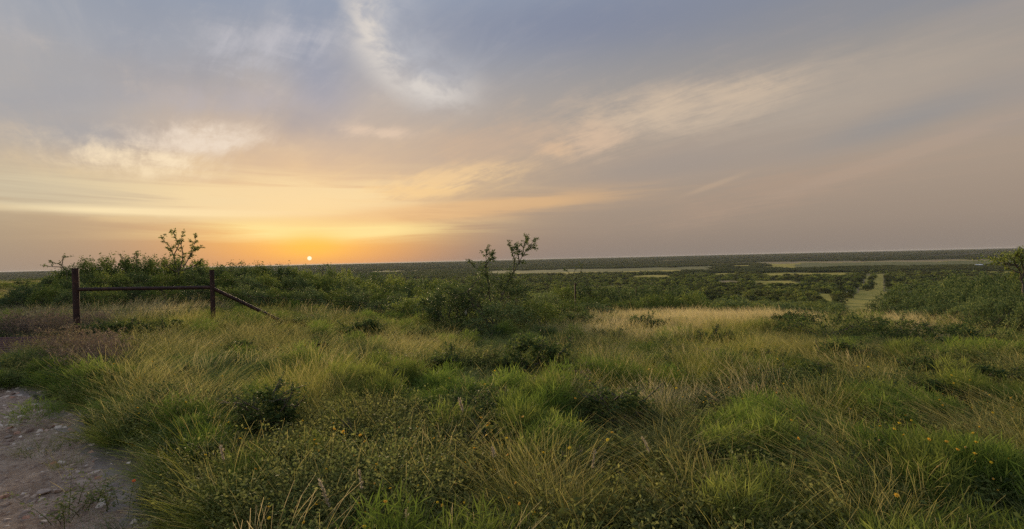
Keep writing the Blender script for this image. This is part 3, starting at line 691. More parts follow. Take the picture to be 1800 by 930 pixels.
# gravel on the road
def stone_mesh(seed, sub=1, flat=.55, mat='pebble'):
    import bmesh
    g = np.random.default_rng(seed); bm = bmesh.new(); bmesh.ops.create_icosphere(bm, subdivisions=sub, radius=1)
    ph = g.random(6) * 6
    for v in bm.verts:
        p = v.co; k = 1 + .22 * math.sin(p.x * 2.3 + ph[0]) + .18 * math.sin(p.y * 2.9 + ph[1]) + .16 * math.sin(p.z * 3.1 + ph[2]) + .05 * g.normal()
        v.co = Vector((p.x * k, p.y * k * .8, p.z * k * flat))
    me = bpy.data.meshes.new('stone'); bm.to_mesh(me); bm.free(); me.materials.append(MAT[mat]); return me
n5 = 60000; u5 = g.random(n5); x5 = -g.random(n5) * 9 + .3; y5 = 1.2 + g.random(n5) ** 1.4 * 9
mk = (road_side(x5, y5) > -.1) & (fbm(x5, y5, .6, 90) + g.normal(0, .08, n5) > .44); x5, y5 = x5[mk], y5[mk]; n5 = len(x5)
s5 = .005 + .034 * g.random(n5) ** 4 + .006 * g.random(n5)
scatter('road_gravel', np.stack([x5, y5, ground(x5, y5) - .03 + s5 * .25], 1), g.random((n5, 3)) * [.4, .4, 6.28], np.stack([s5] * 3, 1), g.integers(0, 4, n5),
        [stone_mesh(k) for k in range(4)], 'loose pebbles and grit on the pale dirt road', 'gravel')

# ------------------------------------------------------------------ brush
def shrub_parts(seed, rx, ry, h, tips, per, leaf, sprigs=6, low=.08, sprig_len=.5, trunk=True, leafmat='brush_leaf', flat=.7):
    """returns (trunk mesh, crown mesh): limbs from the base fan out to leafy twig ends on an uneven dome"""
    g = np.random.default_rng(seed); tr, cr = Mesh(), Mesh()
    th = g.random(tips) * 6.283; u_ = g.random(tips)
    zz = low + (1 - low) * u_ ** flat
    lump = 1 + .16 * np.sin(th * 3 + g.random() * 6) + .12 * np.sin(th * 5 + g.random() * 6) + g.normal(0, .07, tips)
    shell = np.sqrt(np.clip(1 - zz ** 2 * .9, .05, 1)) * lump * (1 - .45 * g.random(tips) ** 2.2)
    bmp = 1 + .22 * (vnoise(np.cos(th) * shell * 2 + seed, np.sin(th) * shell * 2, 1.0) - .5) * 2
    P = np.stack([rx * shell * np.cos(th), ry * shell * np.sin(th), h * zz * bmp * (1 - .1 * g.random(tips))], 1)
    limbs = []
    nl = 7 if trunk else 0
    for k in range(nl):
        a = 6.283 * k / nl + g.normal(0, .3); e = Vector((rx * .5 * math.cos(a), ry * .5 * math.sin(a), h * (.5 + .25 * g.random())))
        mid = e * .5 + Vector((g.normal(0, .06), g.normal(0, .06), .05)) * h
        pts = [Vector((g.normal(0, .04) * rx, g.normal(0, .04) * ry, -.05)), mid * .6, mid, e * .8, e]
        tube(tr, pts, [.022 * h, .018 * h, .014 * h, .010 * h, .007 * h], 5, 0, .2, .3); limbs.append((mid, e))
    if trunk:
        for k in range(0, tips, 3):
            q = Vector(P[k]); b = min((l for l in limbs), key=lambda l: (l[1] - q).length)[int(g.random() < .3) - 1]
            tube(tr, [b, b.lerp(q, .55) + Vector(g.normal(0, .05, 3)) * h * .5, q], [.005 * h, .0035 * h, .0018 * h], 3, 0, .2, .3, False)
    # leafy ends: each tip is a short twig with leaves along it
    out = P * [1, 1, .7] + [0, 0, h * .25]; out /= np.linalg.norm(out, axis=1)[:, None]
    out = out + g.normal(0, .35, (tips, 3))
    tl = (.16 + .14 * g.random(tips))[:, None] * (rx + h) * .32
    q = g.random((tips, per, 1)) * 1.25 - .45
    LP = P[:, None] + out[:, None] * tl[:, None] * q + g.normal(0, 1, (tips, per, 3)) * .035 * (rx + h) * .5
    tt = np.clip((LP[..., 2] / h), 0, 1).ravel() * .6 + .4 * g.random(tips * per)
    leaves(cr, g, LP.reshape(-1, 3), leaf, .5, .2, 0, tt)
    if trunk:
        for k in range(sprigs):                 # shoots that stand clear of the dome
            a = g.random() * 6.28; s = .75 * math.sqrt(g.random()); z0 = h * math.sqrt(max(.1, 1 - s * s * .8)) * .86
            p = Vector((rx * s * math.cos(a), ry * s * math.sin(a), z0)); d = Vector((math.cos(a) * .9 + g.normal(0, .4), math.sin(a) * .9, .30 + .5 * g.random())).normalized()
            sprig(tr, cr, g, p, d, sprig_len * (.6 + .8 * g.random()), leaf * .8)
    return tr, cr
def sprig(tr, cr, g, p, d, ln, leaf, depth=2, rad=.008, bushy=1.0):
    n = max(4, int(ln / .09)); pts = [p.copy()]
    dirs = d.copy()
    for k in range(n):
        dirs = (dirs + Vector((g.normal(0, .17), g.normal(0, .17), g.normal(0, .12) + .02))).normalized()
        pts.append(pts[-1] + dirs * ln / n)
    tube(tr, pts, [rad * (1 - .75 * k / n) for k in range(n + 1)], 4, 0, .2, .3, False)
    m_ = int(ln / .011 * bushy)
    qq = g.random(m_) ** .8 * n; A = np.array(pts); k = np.minimum(qq.astype(int), n - 1); f = (qq - k)[:, None]
    LP = A[k] * (1 - f) + A[k + 1] * f + g.normal(0, .018, (m_, 3))
    leaves(cr, g, LP, leaf, .5, .1, 0, .4 + .6 * g.random(m_))
    if depth > 0:
        for k in range(1, n):
            if g.random() < .75:
                sd_ = (dirs * .4 + Vector(g.normal(0, .6, 3)) + Vector((0, 0, .25))).normalized()
                sprig(tr, cr, g, pts[k], sd_, ln * (.22 + .22 * g.random()), leaf, depth - 1, rad * .55, bushy)
def plant(name, x, y, tr, cr, leafmat, label, cat='shrub', group=None, rz=0.0, sc=1.0, z=None, trname='trunk', crname='crown'):
    z = float(ground(x, y)) if z is None else z
    e = link(name, None, None, (x, y, z), label=label, category=cat)
    if group: e['group'] = group
    e.rotation_euler = (0, 0, rz); e.scale = (sc,) * 3 if not isinstance(sc, tuple) else sc
    if tr is not None: link(trname, tr.data(trname, [MAT['bark']]), e)
    link(crname, cr.data(crname, [MAT[leafmat]]), e)
    return e
def dup(root, x, y, rz, sc, label=None, group=None):
    r = root.copy(); C.objects.link(r); r.location = (x, y, float(ground(x, y))); r.rotation_euler = (0, 0, rz); r.scale = (sc,) * 3 if not isinstance(sc, tuple) else sc
    if label: r['label'] = label
    if group: r['group'] = group
    for ch in root.children:
        c_ = ch.copy(); C.objects.link(c_); c_.parent = r
    return r

# the road itself
gx, gy = np.meshgrid(np.arange(-15, 3, .07), np.arange(-3, 10, .07), indexing='ij')
gz = ground(gx, gy) - .012 + (fbm(gx, gy, .5, 14) - .5) * .05 + (fbm(gx, gy, .12, 15, 2) - .5) * .02
ny = gx.shape[1]; ii, jj = np.meshgrid(np.arange(gx.shape[0] - 1), np.arange(ny - 1), indexing='ij')
F = np.stack([ii * ny + jj, (ii + 1) * ny + jj, (ii + 1) * ny + jj + 1, ii * ny + jj + 1], -1).reshape(-1, 4)
rs = road_side(gx, gy).ravel(); F = F[rs[F].min(1) > .0]
us, inv = np.unique(F, return_inverse=True); ms = Mesh(); ms.add(np.stack([gx, gy, gz], -1).reshape(-1, 3)[us], inv.reshape(-1, 4))
mt = newmat('road_dirt'); gp = pos()
dirt = ramp_lin(noise(gp, 2.6, 9, .7), [(.28, (.24, .155, .10)), (.5, (.42, .30, .21)), (.72, (.60, .46, .34))])
dirt = mixc(M('MULTIPLY', smooth(noise(gp, 20, 6, .7), .48, .60), .75), dirt, (.20, .125, .09))
dirt = mixc(M('MULTIPLY', smooth(noise(gp, 60, 3, .6), .56, .66), .6), dirt, (.50, .45, .40))
dirt = mixc(M('MULTIPLY', smooth(noise(gp, .9, 4), .5, .7), .4), dirt, (.25, .17, .13))
finish(dirt, .95, bump=noise(gp, 28, 10, .8), bumpd=.05, spec=.1)
link('dirt_road', ms.data('dirt_road', [mt], True), kind='structure', label='pale stony dirt road curving in at the lower left corner')

def wpt(px, py, D):
    d = ray(px, py); return CAM + d / math.hypot(d[0], d[1]) * D

ORD = 'first second third fourth fifth sixth seventh eighth ninth tenth eleventh twelfth thirteenth fourteenth fifteenth sixteenth seventeenth eighteenth nineteenth twentieth'.split()
def extent(cr):
    V = np.concatenate(cr.V); return np.percentile(np.abs(V[:, 0]), 96), np.percentile(V[:, 2], 98.5)
protos = []
for k in range(6):
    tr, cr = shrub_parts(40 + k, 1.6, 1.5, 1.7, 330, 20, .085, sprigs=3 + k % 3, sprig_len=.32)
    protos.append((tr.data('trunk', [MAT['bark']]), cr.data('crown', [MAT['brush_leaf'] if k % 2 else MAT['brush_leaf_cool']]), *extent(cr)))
nb_ = [0]
def bush(px, D, top, half, label, group=None, k=None):
    x, y = along_ray(px, D); z = float(ground(x, y)); h = max(.5, hz(px, top, D) - z); rw = half / F_PX * y * 1.15
    k = nb_[0] % 6 if k is None else k; nb_[0] += 1
    e = link('brush_shrub', None, None, (x, y, z), label=label, category='shrub')
    if group: e['group'] = group
    e.rotation_euler = (0, 0, random.random() * 6.28); e.scale = (rw / protos[k][2], rw / protos[k][2], h / protos[k][3])
    for nm, me in (('trunk', protos[k][0]), ('crown', protos[k][1])): link(nm, me, e)
    return e
back, mid_, front = 'dense green shrub, {} from the left along the back skyline of the thicket', 'green shrub, {} from the left in the middle row of the thicket', 'low green shrub, {} from the left along the front foot of the thicket'
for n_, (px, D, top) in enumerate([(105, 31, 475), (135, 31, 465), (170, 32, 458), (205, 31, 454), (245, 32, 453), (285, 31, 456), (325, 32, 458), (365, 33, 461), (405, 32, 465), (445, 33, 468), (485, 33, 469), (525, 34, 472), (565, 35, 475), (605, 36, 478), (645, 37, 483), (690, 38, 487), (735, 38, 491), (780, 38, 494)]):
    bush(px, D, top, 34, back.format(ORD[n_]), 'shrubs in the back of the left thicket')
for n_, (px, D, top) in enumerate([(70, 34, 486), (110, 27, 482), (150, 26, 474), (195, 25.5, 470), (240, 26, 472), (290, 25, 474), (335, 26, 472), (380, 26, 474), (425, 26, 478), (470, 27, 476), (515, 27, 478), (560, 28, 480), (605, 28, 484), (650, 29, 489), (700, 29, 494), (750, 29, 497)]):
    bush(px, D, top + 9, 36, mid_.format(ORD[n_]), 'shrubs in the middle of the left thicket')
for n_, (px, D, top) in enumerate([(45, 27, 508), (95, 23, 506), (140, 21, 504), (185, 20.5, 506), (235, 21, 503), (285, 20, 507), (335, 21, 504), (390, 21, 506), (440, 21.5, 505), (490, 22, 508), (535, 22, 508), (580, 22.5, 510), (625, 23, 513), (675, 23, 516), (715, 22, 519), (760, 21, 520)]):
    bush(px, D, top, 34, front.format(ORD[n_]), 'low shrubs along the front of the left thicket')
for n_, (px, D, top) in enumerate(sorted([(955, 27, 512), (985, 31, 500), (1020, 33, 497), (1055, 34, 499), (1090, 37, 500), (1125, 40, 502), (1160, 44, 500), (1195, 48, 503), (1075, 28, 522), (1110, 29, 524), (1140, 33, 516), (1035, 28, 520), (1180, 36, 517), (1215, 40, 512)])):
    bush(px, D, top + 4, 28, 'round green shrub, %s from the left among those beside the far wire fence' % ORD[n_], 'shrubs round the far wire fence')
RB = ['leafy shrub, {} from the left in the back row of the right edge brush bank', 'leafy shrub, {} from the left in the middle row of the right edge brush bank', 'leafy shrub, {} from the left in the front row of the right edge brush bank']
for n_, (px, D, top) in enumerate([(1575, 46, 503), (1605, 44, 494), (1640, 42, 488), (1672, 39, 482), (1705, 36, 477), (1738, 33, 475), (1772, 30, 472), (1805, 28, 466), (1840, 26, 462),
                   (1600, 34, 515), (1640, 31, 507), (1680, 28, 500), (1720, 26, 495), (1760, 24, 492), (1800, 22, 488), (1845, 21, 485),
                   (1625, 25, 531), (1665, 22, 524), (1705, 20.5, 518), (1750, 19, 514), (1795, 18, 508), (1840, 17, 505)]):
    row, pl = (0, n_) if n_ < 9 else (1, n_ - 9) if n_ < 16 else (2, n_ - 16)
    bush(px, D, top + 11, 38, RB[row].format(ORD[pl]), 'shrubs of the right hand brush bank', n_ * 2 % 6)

def whips(D, lines, seed, leaf=.05, rad=.014, n_side=8, side=.22, bushy=1.1):
    g = np.random.default_rng(seed); tr, cr = Mesh(), Mesh()
    for ln_ in lines:
        P = [Vector(wpt(px, py, D + g.normal(0, .12))) for px, py in ln_]
        Q = []
        for a, b in zip(P[:-1], P[1:]):
            for s in range(3): Q.append(a.lerp(b, s / 3) + Vector(g.normal(0, .012, 3)))
        Q.append(P[-1]); n = len(Q)
        tube(tr, Q, [rad * (1 - .8 * k / n) + .002 for k in range(n)], 5, 0, .2, .3, False)
        for k in range(2, n):
            d = (Q[k] - Q[k - 1]).normalized()
            for _ in range(max(1, n_side // 4)):
                sd_ = (d * .7 + Vector(g.normal(0, .6, 3))).normalized()
                sprig(tr, cr, g, Q[k], sd_, side * (.4 + .8 * g.random()), leaf, 1 if g.random() < .4 else 0, rad * .4, bushy)
        sprig(tr, cr, g, Q[-1], (Q[-1] - Q[-2]).normalized(), side * .6, leaf, 0, .004, bushy)
    return tr, cr
def rebase(msh, o):
    msh.V = [v - np.array(o) for v in msh.V]; return msh
def merge(a, b):
    for v, t, r in zip(b.V, b.T, b.Rn): a.V.append(v); a.T.append(t); a.Rn.append(r)
    a.F += [(F + a.n, m_) for F, m_ in b.F]; a.n += b.n; return a
# shrub with two tall arms beside the middle of the picture
x, y = along_ray(862, 14); z = float(ground(x, y))
tr, cr = shrub_parts(71, 1.30, 1.0, hz(862, 484, 14) - z, 190, 26, .055, sprigs=22, sprig_len=.5)
t2, c2 = whips(14, [[(862, 530), (858, 500), (853, 470), (856, 440)], [(858, 490), (842, 474), (826, 461)], [(853, 470), (864, 452), (865, 446)],
                    [(880, 530), (892, 500), (903, 478), (918, 450), (938, 424)], [(903, 478), (905, 455), (897, 434)], [(918, 450), (922, 430), (925, 420)], [(912, 462), (910, 442), (908, 436)], [(925, 440), (936, 434)]], 5, .055, .016, 8, .20)
tr = merge(tr, rebase(t2, (x, y, z))); cr = merge(cr, rebase(c2, (x, y, z)))
plant('mesquite_shrub', x, y, tr, cr, 'brush_leaf_cool', 'dark green shrub with two tall leafy arms standing clear of the horizon', z=z)
# its companions
for px, D, top, half, lab in [(790, 14.6, 503, 52, 'dark shrub against the left side of the two armed shrub'), (945, 13.6, 530, 40, 'low dark spreading shrub on the right foot of the two armed shrub'), (880, 12.8, 535, 55, 'low grey green shrub in front of the two armed shrub'), (735, 17.5, 520, 48, 'dark shrub trailing left from the two armed shrub into the thicket'), (690, 19.5, 522, 45, 'shrub filling the gap between the thicket and the two armed shrub'), (985, 16.5, 530, 42, 'low shrub trailing right from the two armed shrub'), (1035, 19, 533, 40, 'low shrub in front of the tallest far fence post')]:
    bush(px, D, top, half, lab)
for px, D, top, half, lab in [(8, 52, 497, 26, 'small green shrub at the far left edge of the grassy plateau'), (38, 60, 494, 24, 'small green shrub on the plateau left of the thicket'), (66, 48, 496, 26, 'round green shrub just left of the thicket end'), (20, 30, 520, 26, 'low green shrub in the grass at the left picture edge')]:
    bush(px, D, top, half, lab)
# tall sparse shoot over the left thicket
D = 25.2; x, y = along_ray(315, D); z = float(ground(x, y))
tr, cr = whips(D, [[(316, 515), (314, 480), (305, 450), (300, 436), (286, 420)], [(305, 450), (314, 432), (306, 412)], [(314, 480), (322, 455), (318, 430), (322, 410)], [(322, 470), (334, 450), (344, 418)], [(330, 456), (340, 440), (346, 436)], [(314, 480), (296, 470), (290, 464)], [(320, 476), (345, 466), (352, 458)]], 8, .07, .022, 8, .22, 1.1)
plant('mesquite_shrub', x, y, rebase(tr, (x, y, z)), rebase(cr, (x, y, z)), 'brush_leaf', 'tall sparse thorny shrub rising out of the left thicket against the sunset', z=z)
for lines, D, lab in [([[(118, 480), (108, 466), (92, 460)], [(108, 466), (112, 452)], [(110, 470), (84, 468)]], 30, 'spiky arching shrub at the left end of the thicket skyline'),
                      ([[(215, 475), (222, 458), (212, 450)], [(222, 458), (238, 450)], [(240, 470), (240, 447)]], 31, 'thin bare topped shrub poking out of the thicket crest'),
                      ([[(565, 490), (568, 475), (574, 467)], [(568, 480), (560, 472)]], 34, 'small forked shrub on the thicket skyline right of the sun'),
                      ([[(1012, 510), (1006, 485), (993, 474)], [(1006, 485), (1013, 470)], [(1010, 492), (1021, 478), (1022, 467)], [(1004, 490), (984, 482)], [(1012, 500), (1030, 488)]], 30, 'sparse forked shrub rising above the tallest far fence post')]:
    px = lines[0][0][0]; x, y = along_ray(px, D); z = float(ground(x, y)); lines[0].insert(0, (px, 520))
    tr, cr = whips(D, lines, int(px), .07, .02, 4, .30, .7)
    plant('mesquite_shrub', x, y, rebase(tr, (x, y, z)), rebase(cr, (x, y, z)), 'brush_leaf_cool', lab, z=z)
# layered tree at the right edge
D = 21; x, y = along_ray(1800, D); z = float(ground(x, y))
tr, cr = whips(D, [[(1800, 520), (1796, 490), (1790, 470), (1768, 458), (1752, 456)], [(1790, 470), (1782, 456), (1788, 446)], [(1796, 490), (1805, 460), (1812, 440)], [(1788, 466), (1772, 464), (1756, 462)], [(1796, 480), (1776, 474)], [(1800, 475), (1792, 452), (1800, 440)], [(1805, 460), (1825, 450), (1840, 448)]], 12, .06, .026, 4, .30, 1.0)
g = np.random.default_rng(5)
for qx, qy in [(1758, 455), (1786, 449), (1800, 444), (1797, 458), (1815, 450), (1770, 459)]:
    cc = wpt(qx, qy, D); P = cc + g.normal(0, 1, (150, 3)) * [.34, .3, .05]; leaves(cr, g, P, .06, .5, .2, 0, g.random(150))
plant('mesquite_tree', x, y, rebase(tr, (x, y, z)), rebase(cr, (x, y, z)), 'brush_leaf', 'flat layered tree reaching in at the right edge against the horizon', 'tree', z=z)
# low dark shrubs in the meadow
band = {}
for n_, q in enumerate(LOWP):
    if n_ >= 15:
        D = math.hypot(q[0], q[1]); band.setdefault(0 if D < 5.0 else 1 if D < 7.2 else 2 if D < 10 else 3, []).append((q[0] / q[1], n_))
place_ = {}
for b_, l_ in band.items():
    for r_, (_, n_) in enumerate(sorted(l_)): place_[n_] = 'small dark leafy shrub, %s from the left %s' % (ORD[r_], ['in the nearest grass', 'in the near meadow', 'across the middle meadow', 'under the meadow crest'][b_])
for n_, (x, y, rw, h, lab) in enumerate(LOWP):
    D = math.hypot(x, y); lab = place_.get(n_, lab)
    if n_ < 15: tr, cr = shrub_parts(200 + n_, rw, rw * .8, h, 150, 18, .05 if D > 6 else .034, sprigs=10, sprig_len=.24, flat=.8)
    else: tr, cr = shrub_parts(200 + n_, rw, rw * .8, h, 70, 18, .045 if D > 6 else .030, sprigs=5, sprig_len=.15, flat=.8)
    o = plant('low_shrub', x, y, tr, cr, 'dark_leaf', lab)
    if n_ >= 15: o['group'] = 'small dark shrubs dotted through the meadow'

# brush on the slope, one by one as far as it can be told apart
gb = np.random.default_rng(21)
def jittered(d0, d1, cell, a0, a1, g):
    xs = np.arange(-d1, d1, cell); ys = np.arange(-5, d1, cell); X_, Y_ = np.meshgrid(xs, ys); X_ = X_.ravel() + g.random(X_.size) * cell; Y_ = Y_.ravel() + g.random(Y_.size) * cell
    D = np.hypot(X_, Y_); A = np.degrees(np.arctan2(X_, Y_)); k = (D > d0) & (D < d1) & (A > a0) & (A < a1); return X_[k], Y_[k], D[k], A[k]
def thin(X_, Y_, D, A, g, dens=.9):
    op, _ = open_ground(X_, Y_); k = g.random(len(X_)) > op * 1.04
    k &= g.random(len(X_)) < dens
    u, v = strip_coords(X_, Y_); k |= (np.abs(v + 2.5) < 1.7) & (u > .2 * SW_LEN) & (u < SW_LEN) & (g.random(len(X_)) < .8)
    k &= ~((D < 170) & (A < -41)); k &= ~((D < 58) & (A < -3)); k &= ~((D < 58) & (A > -3) & (A < 22)); k &= ~((D < 82) & (A >= 22) & (A < 38)); k &= ~((D < 52) & (A >= 36))
    return k
slope_me = []
for k in range(5):
    tr, cr = shrub_parts(300 + k, 2.3, 2.2, 3.0, 150, 12, .24, sprigs=0, trunk=False, low=.02)
    gg = np.random.default_rng(k)
    for q in range(7):
        a = 6.28 * q / 7; tube(cr, [(0, 0, -.1), (.5 * math.cos(a), .5 * math.sin(a), .9), (1.5 * math.cos(a), 1.5 * math.sin(a), 2.0)], [.09, .06, .03], 4, 1, .2, .3, False)
    slope_me.append(cr.data('slope_bush', [MAT['brush_leaf'] if k % 2 else MAT['brush_leaf_cool'], MAT['bark']]))
X_, Y_, D, A = jittered(38, 260, 4.3, -60, 60, gb); k = thin(X_, Y_, D, A, gb, .93); X_, Y_, D, A = X_[k], Y_[k], D[k], A[k]
Zg = ground(X_, Y_); H = np.minimum((1.4 + 1.5 * gb.random(len(X_)) ** 1.5) * (.8 + .5 * fbm(X_, Y_, 30, 3)), EYE - Zg - D * np.where(A > 34, .012, .012 + (.040 - .012 * smoothstep(D, 80, 260)) * smoothstep(A, -22, 4))); H = np.maximum(H, .85); k = H > .8; X_, Y_, D, A, Zg, H = X_[k], Y_[k], D[k], A[k], Zg[k], H[k]
order = np.argsort(D + 400 * (np.abs(A) > 46)); near_ = order[:280]; rest = order[280:]
for q in near_:
    wd = (.85 + .5 * gb.random()) * max(.6, H[q] / 3.0)
    sec = 0 if A[q] < -20 else 1 if A[q] < 2 else 2 if A[q] < 14 else 3 if A[q] < 26 else 4 if A[q] < 35 else 5
    lab = ('green brush shrub on the near slope ' if D[q] < 75 else 'green brush shrub farther down the slope ') + ['behind the left thicket', 'behind the two armed shrub', 'beyond the far wire fence', 'beyond the straw coloured crest', 'beside the left edge of the cleared strip', 'right of the cleared strip'][sec]
    o = link('slope_shrub', slope_me[int(gb.integers(0, 5))], None, (X_[q], Y_[q], Zg[q] - .05), label=lab, category='shrub', group=lab.replace('green brush shrub', 'brush shrubs'))
    o.rotation_euler = (0, 0, gb.random() * 6.28); o.scale = (wd, wd, H[q] / 3.0)
n_ = len(rest); wd = (.85 + .5 * gb.random(n_)) * np.maximum(.7, H[rest] / 3.0)
scatter('slope_brush', np.stack([X_[rest], Y_[rest], Zg[rest] - .05], 1), np.stack([np.zeros(n_)] * 2 + [gb.random(n_) * 6.28], 1), np.stack([wd, wd, H[rest] / 3.0], 1), gb.integers(0, 5, n_), slope_me, 'dense green brush covering the lower slope', 'brush', 12, 0.6)
far_me = []
for k in range(4):
    _, cr = shrub_parts(330 + k, 2.9, 2.9, 3.2, 60, 7, .75, sprigs=0, trunk=False, low=.02); far_me.append(cr.data('valley_bush', [MAT['far_leaf'] if k % 2 else MAT['brush_leaf']]))
X_, Y_, D, A = jittered(260, 1000, 6.2, -56, 56, gb); k = thin(X_, Y_, D, A, gb, .88) & (fbm(X_, Y_, 70, 31, 3) > .27); X_, Y_, D, A = X_[k], Y_[k], D[k], A[k]; Zg = ground(X_, Y_)
n_ = len(X_); H = (1.5 + 2.3 * gb.random(n_) ** 1.8) * (.75 + .6 * fbm(X_, Y_, 80, 3)); H = np.minimum(H, np.maximum(EYE - Zg - D * .004, 1.2)); wd = (.75 + .55 * gb.random(n_)) * np.maximum(.8, H / 3.2)
scatter('valley_brush', np.stack([X_, Y_, Zg - .1], 1), np.stack([np.zeros(n_)] * 2 + [gb.random(n_) * 6.28], 1), np.stack([wd, wd, H / 3.2], 1), gb.integers(0, 4, n_), far_me, 'dark green brush spread over the valley floor between pale fields', 'brush', 40, 0.45)
grove = []
for k in range(3):
    gg = np.random.default_rng(k + 60); cr = Mesh()
    for q in range(9):
        _, c1 = shrub_parts(350 + 10 * k + q, 3.4, 3.4, 3.4 + gg.random() * 1.6, 26, 5, 1.3, sprigs=0, trunk=False, low=.02)
        off = np.array([gg.normal(0, 5.5), gg.normal(0, 5.5), 0]); c1.V = [v + off for v in c1.V]; merge(cr, c1)
    grove.append(cr.data('grove', [MAT['far_leaf']]))
X_, Y_, D, A = jittered(980, 1900, 11.5, -54, 54, gb); k = thin(X_, Y_, D, A, gb, .92) & (fbm(X_, Y_, 160, 31, 3) > .26); X_, Y_, D = X_[k], Y_[k], D[k]
X2, Y2, D2, A2 = jittered(1900, 5600, 27, -54, 54, gb); k = thin(X2, Y2, D2, A2, gb, .8) & (fbm(X2, Y2, 420, 35, 3) > .30)
X_, Y_, D = np.concatenate([X_, X2[k]]), np.concatenate([Y_, Y2[k]]), np.concatenate([D, D2[k]]); n_ = len(X_); Zg = ground(X_, Y_)
print('groves', n_)
H = .55 + .5 * gb.random(n_); wd = .8 + .5 * gb.random(n_) + .35 * smoothstep(D, 1900, 2600)
scatter('distant_woods', np.stack([X_, Y_, Zg - .2], 1), np.stack([np.zeros(n_)] * 2 + [gb.random(n_) * 6.28], 1), np.stack([wd, wd, H], 1), gb.integers(0, 3, n_), grove, 'far dark woods across the valley and up the long ridge on the horizon', 'woods', 200, 0.25)

# grass on the slope and plateau beyond the meadow
gs = np.random.default_rng(31)
x6, y6, D6 = sample_polar(16000, 34, 230, 58, gs, .75); A6 = np.degrees(np.arctan2(x6, y6)); u6, v6 = strip_coords(x6, y6)
k = (A6 < -36) | ((np.abs(v6) < 14) & (D6 > 50)) | ((D6 < 60) & (gs.random(len(x6)) < .6)); x6, y6, D6 = x6[k], y6[k], D6[k]; n_ = len(x6); s6 = 1.1 + D6 / 60
scatter('slope_grass', np.stack([x6, y6, ground(x6, y6) - .02], 1), np.stack([np.zeros(n_)] * 2 + [gs.random(n_) * 6.28], 1), np.stack([s6 * 1.5, s6 * 1.5, (.7 + .5 * gs.random(n_)) * (1 + D6 / 200)], 1), gs.integers(0, 4, n_),
        [clump('pink', 910), clump('yellow', 911), clump('green', 912), clump('straw', 913)], 'yellow green grass on the open slope and along the cleared strip', 'grass')

# ------------------------------------------------------------------ pipe brace and fences
def pipe(ms, a, b, r, seg=10, k=14, rough=.03, seed=0):
    g = np.random.default_rng(seed); a, b = Vector(a), Vector(b)
    tube(ms, [a.lerp(b, i / seg) for i in range(seg + 1)], [r * (1 + g.normal(0, rough * .4)) for i in range(seg + 1)], k)
x1_, y1_ = -10.28, 12.05; x2_, y2_ = -7.30, 12.45
br = link('pipe_brace', None, None, (x1_, y1_, float(ground(x1_, y1_))), label='rusty steel pipe fence brace with two posts and a slanting strut', category='fence brace')
bz = br.location.z
def rel(x, y, z): return (x - x1_, y - y1_, z - bz)
zt1, zt2 = hz(132, 472, math.hypot(x1_, y1_)), hz(368, 475, math.hypot(x2_, y2_))
ms = Mesh(); pipe(ms, rel(x1_, y1_, bz - .3), rel(x1_, y1_, zt1), .066, seed=1); link('post', ms.data('post', [MAT['rust']], False), br, label='thicker left post of the pipe brace')
ms = Mesh(); pipe(ms, rel(x2_, y2_, bz - .3), rel(x2_, y2_, zt2), .052, seed=2); link('post', ms.data('post', [MAT['rust']], False), br, label='thinner right post of the pipe brace')
ms = Mesh(); pipe(ms, rel(x1_, y1_, 1.09), rel(x2_, y2_, 1.045), .043, seed=3); link('rail', ms.data('rail', [MAT['rust']], False), br)
ms = Mesh(); pipe(ms, rel(x2_, y2_, 1.03), rel(-5.95, 13.1, .12), .043, seed=4); link('diagonal_strut', ms.data('strut', [MAT['rust']], False), br)
for (cx_, cy_, zz_, rr_) in ((x1_, y1_, zt1, .070), (x2_, y2_, zt2, .056)):
    ms = Mesh(); pipe(ms, rel(cx_, cy_, zz_ - .012), rel(cx_, cy_, zz_ + .006), rr_, 2); link('post_cap', ms.data('post_cap', [MAT['rust']], False), br)
for m_ in br.children:
    for p in m_.data.polygons: p.use_smooth = len(p.vertices) == 4
# wire fence running from the brace over the crest
fp = []
for px, top, D in [(1010, 497, 25.5), (1117, 505, 38), (1181, 506, 50)]:
    x, y = along_ray(px, D); fp.append((x, y, hz(px, top, D)))
x, y = along_ray(560, 17.0); fmid = (x, y, float(ground(x, y)) + 1.1)
x, y = along_ray(800, 20.0); fmid2 = (x, y, float(ground(x, y)) + 1.1)
wf = link('wire_fence', None, None, (x2_, y2_, bz), label='thin barbed wire fence with dark steel posts running over the crest', category='fence')
def relw(x, y, z): return (x - x2_, y - y2_, z - bz)
nodes_ = [(x2_, y2_, bz + 1.35), fmid, fmid2] + fp
for i, (x, y, zt) in enumerate(nodes_[1:]):
    if i < 2: continue
    z = float(ground(x, y)); ms = Mesh(); r = .034
    tube(ms, [relw(x, y, z - .2), relw(x, y, zt)], [r, r], 6); V = [relw(x - .006, y + r * .9, z), relw(x + .006, y + r * .9, z)]
    link('steel_post', ms.data('steel_post', [MAT['rust']]), wf)
for k, fz in enumerate((.97, .72, .47, .24)):
    ms = Mesh(); P = [relw(x1_, y1_, bz + 1.33 * fz)]
    for x, y, zt in nodes_: z = float(ground(x, y)); P.append(relw(x, y, z + (zt - z) * fz))
    Q = []
    for a, b in zip(P[:-1], P[1:]):
        a, b = Vector(a), Vector(b)
        for s in range(6): t = s / 6; Q.append(a.lerp(b, t) - Vector((0, 0, .05 * 4 * t * (1 - t))))
    Q.append(Vector(P[-1])); tube(ms, Q, [.004] * len(Q), 4, 0, .5, 0, False)
    for a in range(0, 0):
        for s in (.2, .6):
            p = Q[a].lerp(Q[a + 1], s); tube(ms, [p - Vector((.008, 0, .01)), p + Vector((.008, 0, .01))], [.0012, .0008], 3, 0, .5, 0, False)
    link('wire', ms.data('wire', [MAT['wire']]), wf)
